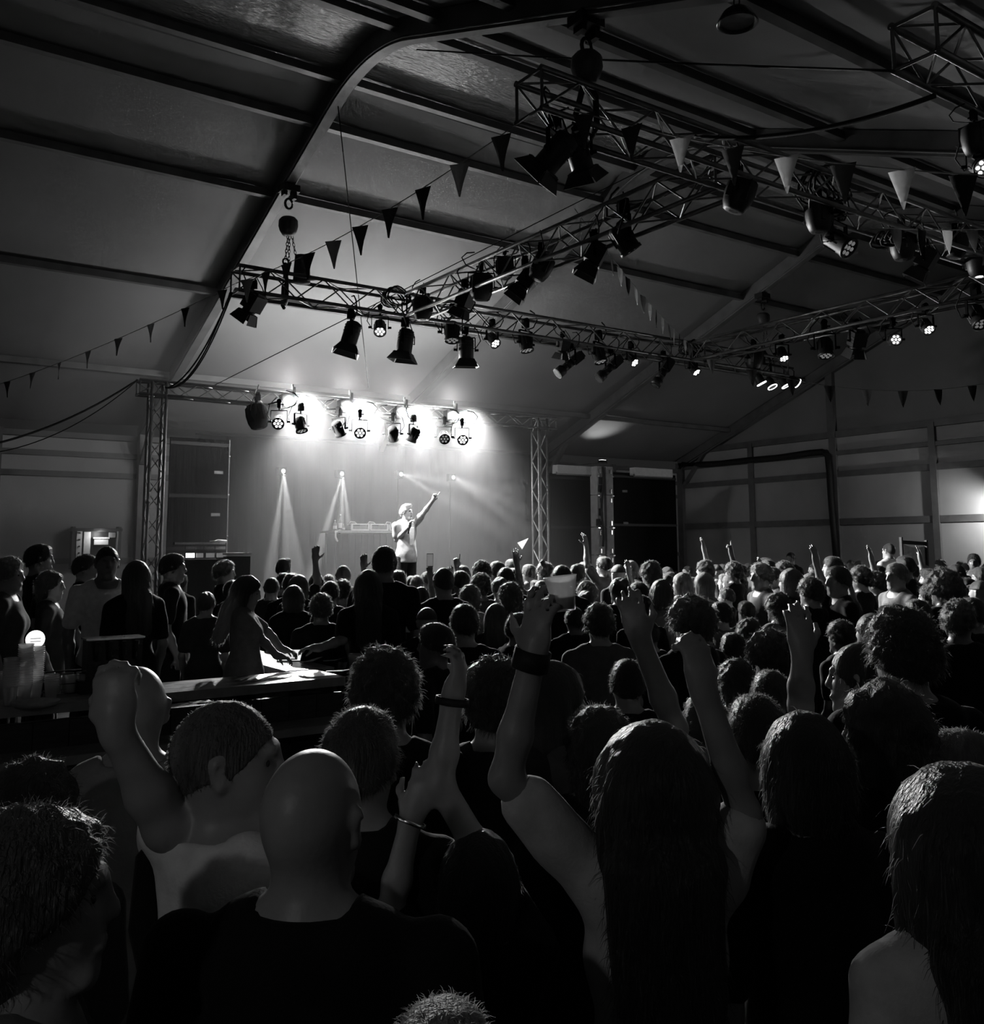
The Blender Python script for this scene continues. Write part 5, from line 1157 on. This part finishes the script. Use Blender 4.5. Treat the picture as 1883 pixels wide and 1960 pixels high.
def solve(x, y, w, hs=None):
    D = (.2 if hs in ('long', 'bob', 'afro', 'wavy') else .178)*FPX/w
    for _ in range(40):
        z = at(x, y, D).z
        if z < 1.54: D *= .985
        elif z > 1.93 and y > HZN+6: D *= 1.015
        else: break
    if x < 705: D = max(D, 8.0, 3.62/(.579-.000451*(964-x)))
    return D
ppl = []
def ok_zone(P): return not (P.x < BX+.3 and 5.6 < P.y < 11.3) and P.y < 13.3 and P.x < 20.3 and not (P.x < 3.6 and P.y > 11)
for r_ in rows:
    D = solve(r_[0], r_[1], r_[2], r_[3]); ppl.append(dict(x=r_[0], y=r_[1], D=D, st=r_[3], hc=r_[4], tc=r_[5], sx=r_[6], ex=r_[7], key=True))
# fillers between the mapped heads
tries = 0; fill = random.Random(11)
def base_of(p): q = at(p['x'], p['y'], p['D']); return Vector((q.x, q.y, q.z))
while tries < 2600 and sum(1 for p in ppl if not p['key']) < 90:
    tries += 1
    X, Y = fill.uniform(3.0, 19.5), fill.uniform(2.6, 13.0)
    h = fill.gauss(1.70, .07); q = proj((X, Y, h))
    if q[2] < 3.4 or q[0] < 330 or q[0] > 1915: continue
    if not ok_zone(Vector((X, Y, 0))): continue
    if any((Vector((X, Y))-base_of(p).xy).length < .5 for p in ppl) or any((X-b[0])**2+(Y-b[1])**2 < .25 for b in NEARB): continue
    sx = fill.choice('mmf'); st_ = fill.choice(('short', 'short', 'curly', 'quiff', 'buzz', 'cap') if sx == 'm' else ('bob', 'long', 'wavy', 'bun', 'ponytail'))
    ppl.append(dict(x=q[0], y=q[1], D=q[2], st=st_, hc=fill.choice('kkddbf'), tc=fill.choice('kkkdcm'), sx=sx, ex='.', key=False))
# keep people apart by sliding them along their own line of sight
for it in range(110):
    B = [base_of(p) for p in ppl]; moved = False
    for i in range(len(ppl)):
        for b in NEARB:
            d = math.hypot(B[i].x-b[0], B[i].y-b[1])
            if d < .5:
                ppl[i]['D'] *= 1.02 if ppl[i]['D'] > 2.2 else .98; moved = True
        for j in range(i):
            d = (B[i].xy-B[j].xy).length
            if d < .5:
                a, c = (i, j) if ppl[i]['D'] > ppl[j]['D'] else (j, i)
                for q, f_ in ((a, 1.012), (c, .99)):
                    D2 = ppl[q]['D']*f_; P = at(ppl[q]['x'], ppl[q]['y'], D2)
                    if 1.48 < P.z < 2.0 or ppl[q]['y'] < HZN+8: ppl[q]['D'] = D2
                moved = True
    if not moved: break
# raised hands seen over the heads: hand tip position
for (x, y, D, sx, pose, hc, tc) in ((605, 1040, 10.2, 'm', 'rup', 'b', 'k'), (697, 1056, 10.4, 'm', 'rup', 'd', 'm'), (880, 1052, 11.0, 'm', 'point', 'd', 'k'), (988, 1044, 10.0, 'f', 'rup', 'b', 'm'), (1202, 1068, 11.0, 'm', 'rup', 'd', 'k'), (1455, 1063, 11.2, 'm', 'rup', 'k', 'k'), (1559, 1038, 8.6, 'm', 'rup', 'd', 'k'), (1665, 1040, 10.6, 'm', 'rup', 'd', 'm'), (1758, 1041, 12.0, 'm', 'rup', 'k', 'c'), (1040, 1068, 12.5, 'm', 'rup', 'd', 'k'), (863, 1080, 11.5, 'f', 'rup', 'd', 'k'), (1622, 1095, 9.2, 'f', 'rup', 'f', 'm'), (823, 1078, 10.8, 'm', 'rup', 'd', 'k'), (739, 1092, 8.7, 'm', 'rup', 'd', 'k')):
    ppl.append(dict(x=x, y=y, D=D, st=fill.choice(('short', 'curly', 'quiff') if sx == 'm' else ('bob', 'bun')), hc=hc, tc=tc, sx=sx, ex=pose, key=True, hand=True))
# drop fillers that others hide
def rect(p):
    q = at(p['x'], p['y'], p['D']); s_ = FPX/p['D']; return p['x'], p['y'], .09*s_, .24*s_, .23*s_
vis = []
for p in ppl:
    if p['key']: vis.append(p); continue
    x, y, hw, hh, sw_ = rect(p); tot = hid = 0
    for i in range(5):
        for j in range(4):
            sx_, sy_ = x+hw*(i-2)/2.2, y+hh*(j+.2)/4; tot += 1
            for o_ in ppl:
                if o_ is p or o_['D'] > p['D'] or o_.get('hand'): continue
                X, Y, W_, H_, SW = rect(o_)
                if (abs(sx_-X) < W_ and Y < sy_ < Y+H_) or (abs(sx_-X) < SW and sy_ > Y+H_): hid += 1; break
    if hid/tot < .9: vis.append(p)
ppl = vis
marks = [(300, 'the bar-side tower'), (420, 'the plated flat'), (545, 'the first blinder'), (660, 'the second blinder'), (770, 'the performer'), (870, 'the fourth blinder'), (960, 'the backdrop edge'), (1035, 'the gable-side tower'), (1150, 'the latched pillar'), (1240, 'the gable flat'), (1310, 'the gable corner'), (1440, 'the first gable post'), (1520, 'the first gable bay'), (1600, 'the thick gable post'), (1690, 'the second gable bay'), (1785, 'the third gable post'), (1870, 'the frame edge')]
STN = {'short': 'short %s hair', 'quiff': 'swept-up %s hair', 'buzz': 'cropped %s hair', 'curly': 'curly %s hair', 'afro': 'a round %s afro', 'wavy': 'wavy %s hair', 'bob': 'a %s bob', 'long': 'long %s hair', 'bun': 'a %s bun', 'ponytail': 'a %s ponytail', 'cap': 'a %s cap'}
PON = {'rup': ', one arm up', 'lup': ', one arm up', 'bup': ', both arms up', 'point': ', pointing up', '.': '', 'L': ', turned sideways', 'R': ', turned sideways'}
used = {}
ordn = ['', 'second', 'third', 'fourth', 'fifth', 'sixth', 'seventh', 'eighth']
for p in sorted(ppl, key=lambda q: (round(q['D']), q['x'])):
    pose = p['ex'] if p['ex'] in ('rup', 'lup', 'bup', 'point') else 'down'
    pr_ = PROTO.get((p['sx'], pose)) or PROTO[('m', pose)]
    P = at(p['x'], p['y'], p['D'])
    if p.get('hand'):
        s_ = P.z/2.085; f_ = (Vector((7.6, 14.3, 0))-Vector((P.x, P.y, 0))); f_.z = 0; f_.normalize(); r2 = Vector((f_.y, -f_.x, 0))
        s_ = max(.9, min(1.08, s_)); b = Vector((P.x, P.y, 0))-r2*.23*s_-f_*.11*s_; z0 = 0
    else:
        g = {'buzz': .006, 'afro': .05, 'curly': .03}.get(p['st'], .018)
        s_ = P.z/(1.75+g); z0 = 0.0
        if s_ > 1.13: z0 = P.z-1.08*(1.75+g); s_ = 1.08
        f_ = Vector((7.6, 14.3, 0))-Vector((P.x, P.y, 0)); f_.z = 0; f_.normalize(); r2 = Vector((f_.y, -f_.x, 0))
        tw = {'L': -1.1, 'R': 1.1}.get(p['ex'], fill.uniform(-.3, .3)); f_ = f_*math.cos(tw)+r2*math.sin(tw)
        b = Vector((P.x, P.y, z0))+f_*.012
    mk = min(marks, key=lambda q: abs(q[0]-p['x']))[1]
    dep = 'near rows' if p['D'] < 5 else 'middle rows' if p['D'] < 8.5 else 'far rows'
    lab = '%s with %s, %s top%s, %s below %s' % ('person' if p['sx'] == 'm' else 'person', STN[p['st']] % HM[p['hc']][1], TM[p['tc']][1], PON[p['ex']], dep, mk)
    n_ = used.get(lab, 0); used[lab] = n_+1
    if n_: lab = ordn[min(n_, 7)]+' '+lab
    if len(lab.split()) > 16: lab = lab.replace(', %s top' % TM[p['tc']][1], '')
    hm_ = hair(p['st'], .009, {'short': int(p['x']) % 3}.get(p['st'], 0))
    assemble(pr_, b, f_, lab, hm_, HM[p['hc']][0], TM[p['tc']][0], SKIN if fill.random() < .8 else SKIND, 'revellers in the crowd', s_)
# the pale-shirted person raised above the crowd, standing on a flight case
P = at(1699, 1037, 15.0)
case = empty('flight_case', (P.x, P.y, 0), label='dark flight case under the raised person by the gable', cat='flight case')
ch_ = P.z-1.80
MB().box((0, 0, ch_/2), (.7, .6, ch_)).build('case_body', M_BLACK, case)
MB().box((0, 0, ch_-.02), (.72, .62, .03)).build('lid', M_RAIL, case)
assemble(PROTO[('m', 'down')], (P.x, P.y, ch_), fwd*.7-rgt*.4, 'person in pale tee raised head and shoulders above the crowd', hair('buzz', .009), H_BLACK, C_PALE, SKIN, scale=1.01)
# deck-chair frame held overhead
a, b2, c_ = at(1724, 1028, 13.2), at(1772, 1034, 13.4), at(1728, 1085, 13.2)
o = empty('folding_frame', (a.x, a.y, c_.z-.3), label='wooden folding frame with pale cloth held up by the gable', cat='folding chair')
oo = Vector((a.x, a.y, c_.z-.3)); A_, B_ = a-oo, b2-oo
MB().bar(A_, A_-UP*.7, .035, .035, up=(1, 0, 0)).build('side_pole', M_BARW, o); MB().bar(B_, B_-UP*.7, .035, .035, up=(1, 0, 0)).build('side_pole', M_BARW, o)
MB().bar(A_-UP*.07, B_-UP*.05, .03, .05).build('top_bar', M_BARW, o)
v = []
for i in range(9):
    t = i/8; top_ = A_.lerp(B_, t)-UP*.08; sagz = .14*math.sin(math.pi*t)
    v += [top_-UP*sagz*.3+fwd*.02, top_-UP*(.6-sagz)+fwd*.05*math.sin(t*9)]
MB().add(v, [(2*i, 2*i+2, 2*i+3, 2*i+1) for i in range(8)], True).build('sling_cloth', C_WHITE, o)
# phones and small things held up
for (x, y, D, lab) in ((823, 1072, 10.8, 'dark phone held up before the fourth blinder'), (737, 1086, 8.6, 'glowing phone held up beside the very tall person')):
    P = at(x, y, D); o = empty('phone', P, math.atan2(fwd.y, fwd.x)-math.pi/2, lab, 'phone')
    MB().box((0, 0, 0), (.075, .01, .15)).build('phone_body', M_BLACK, o); MB().box((0, -.006, .0), (.068, .002, .135)).build('phone_screen', M_GLINT if 'glow' in lab else M_LEDLOW, o)
P = at(990, 1048, 9.95); o = empty('hand_flag', P, label='tiny pale paper flag in a raised hand', cat='flag')
MB().add([(0, 0, -.12), (0, 0, .05), (.12*rgt.x, .12*rgt.y, .1), (.05*rgt.x, .05*rgt.y, -.02), (0.004, 0, -.12), (0.004, 0.004, .05)], [(1, 2, 3), (0, 1, 5, 4)]).build('flag_paper', M_PENW, o)

# ================================================================ haze over the stage
m = bpy.data.materials.new('stage_haze'); m.use_nodes = True; nt = m.node_tree
nt.nodes.remove(nt.nodes['Principled BSDF'])
vs = nt.nodes.new('ShaderNodeVolumeScatter'); vs.inputs['Density'].default_value = HAZE; vs.inputs['Anisotropy'].default_value = 0.2
nt.links.new(vs.outputs[0], nt.nodes['Material Output'].inputs['Volume'])
hz_ = MB(); Y0_, Y1_ = 14.32, 19.35
pr = [(2.6, Y0_, 0.9), (2.6, Y1_, 0.9), (2.6, Y1_, 4.45), (2.6, Y0_, 6.2)]
hz_.poly_prism(pr, (11.4, 0, 0)); ho = hz_.build('stage_haze', m); tag(ho, 'grey haze hanging over the stage', 'haze', kind='stuff')
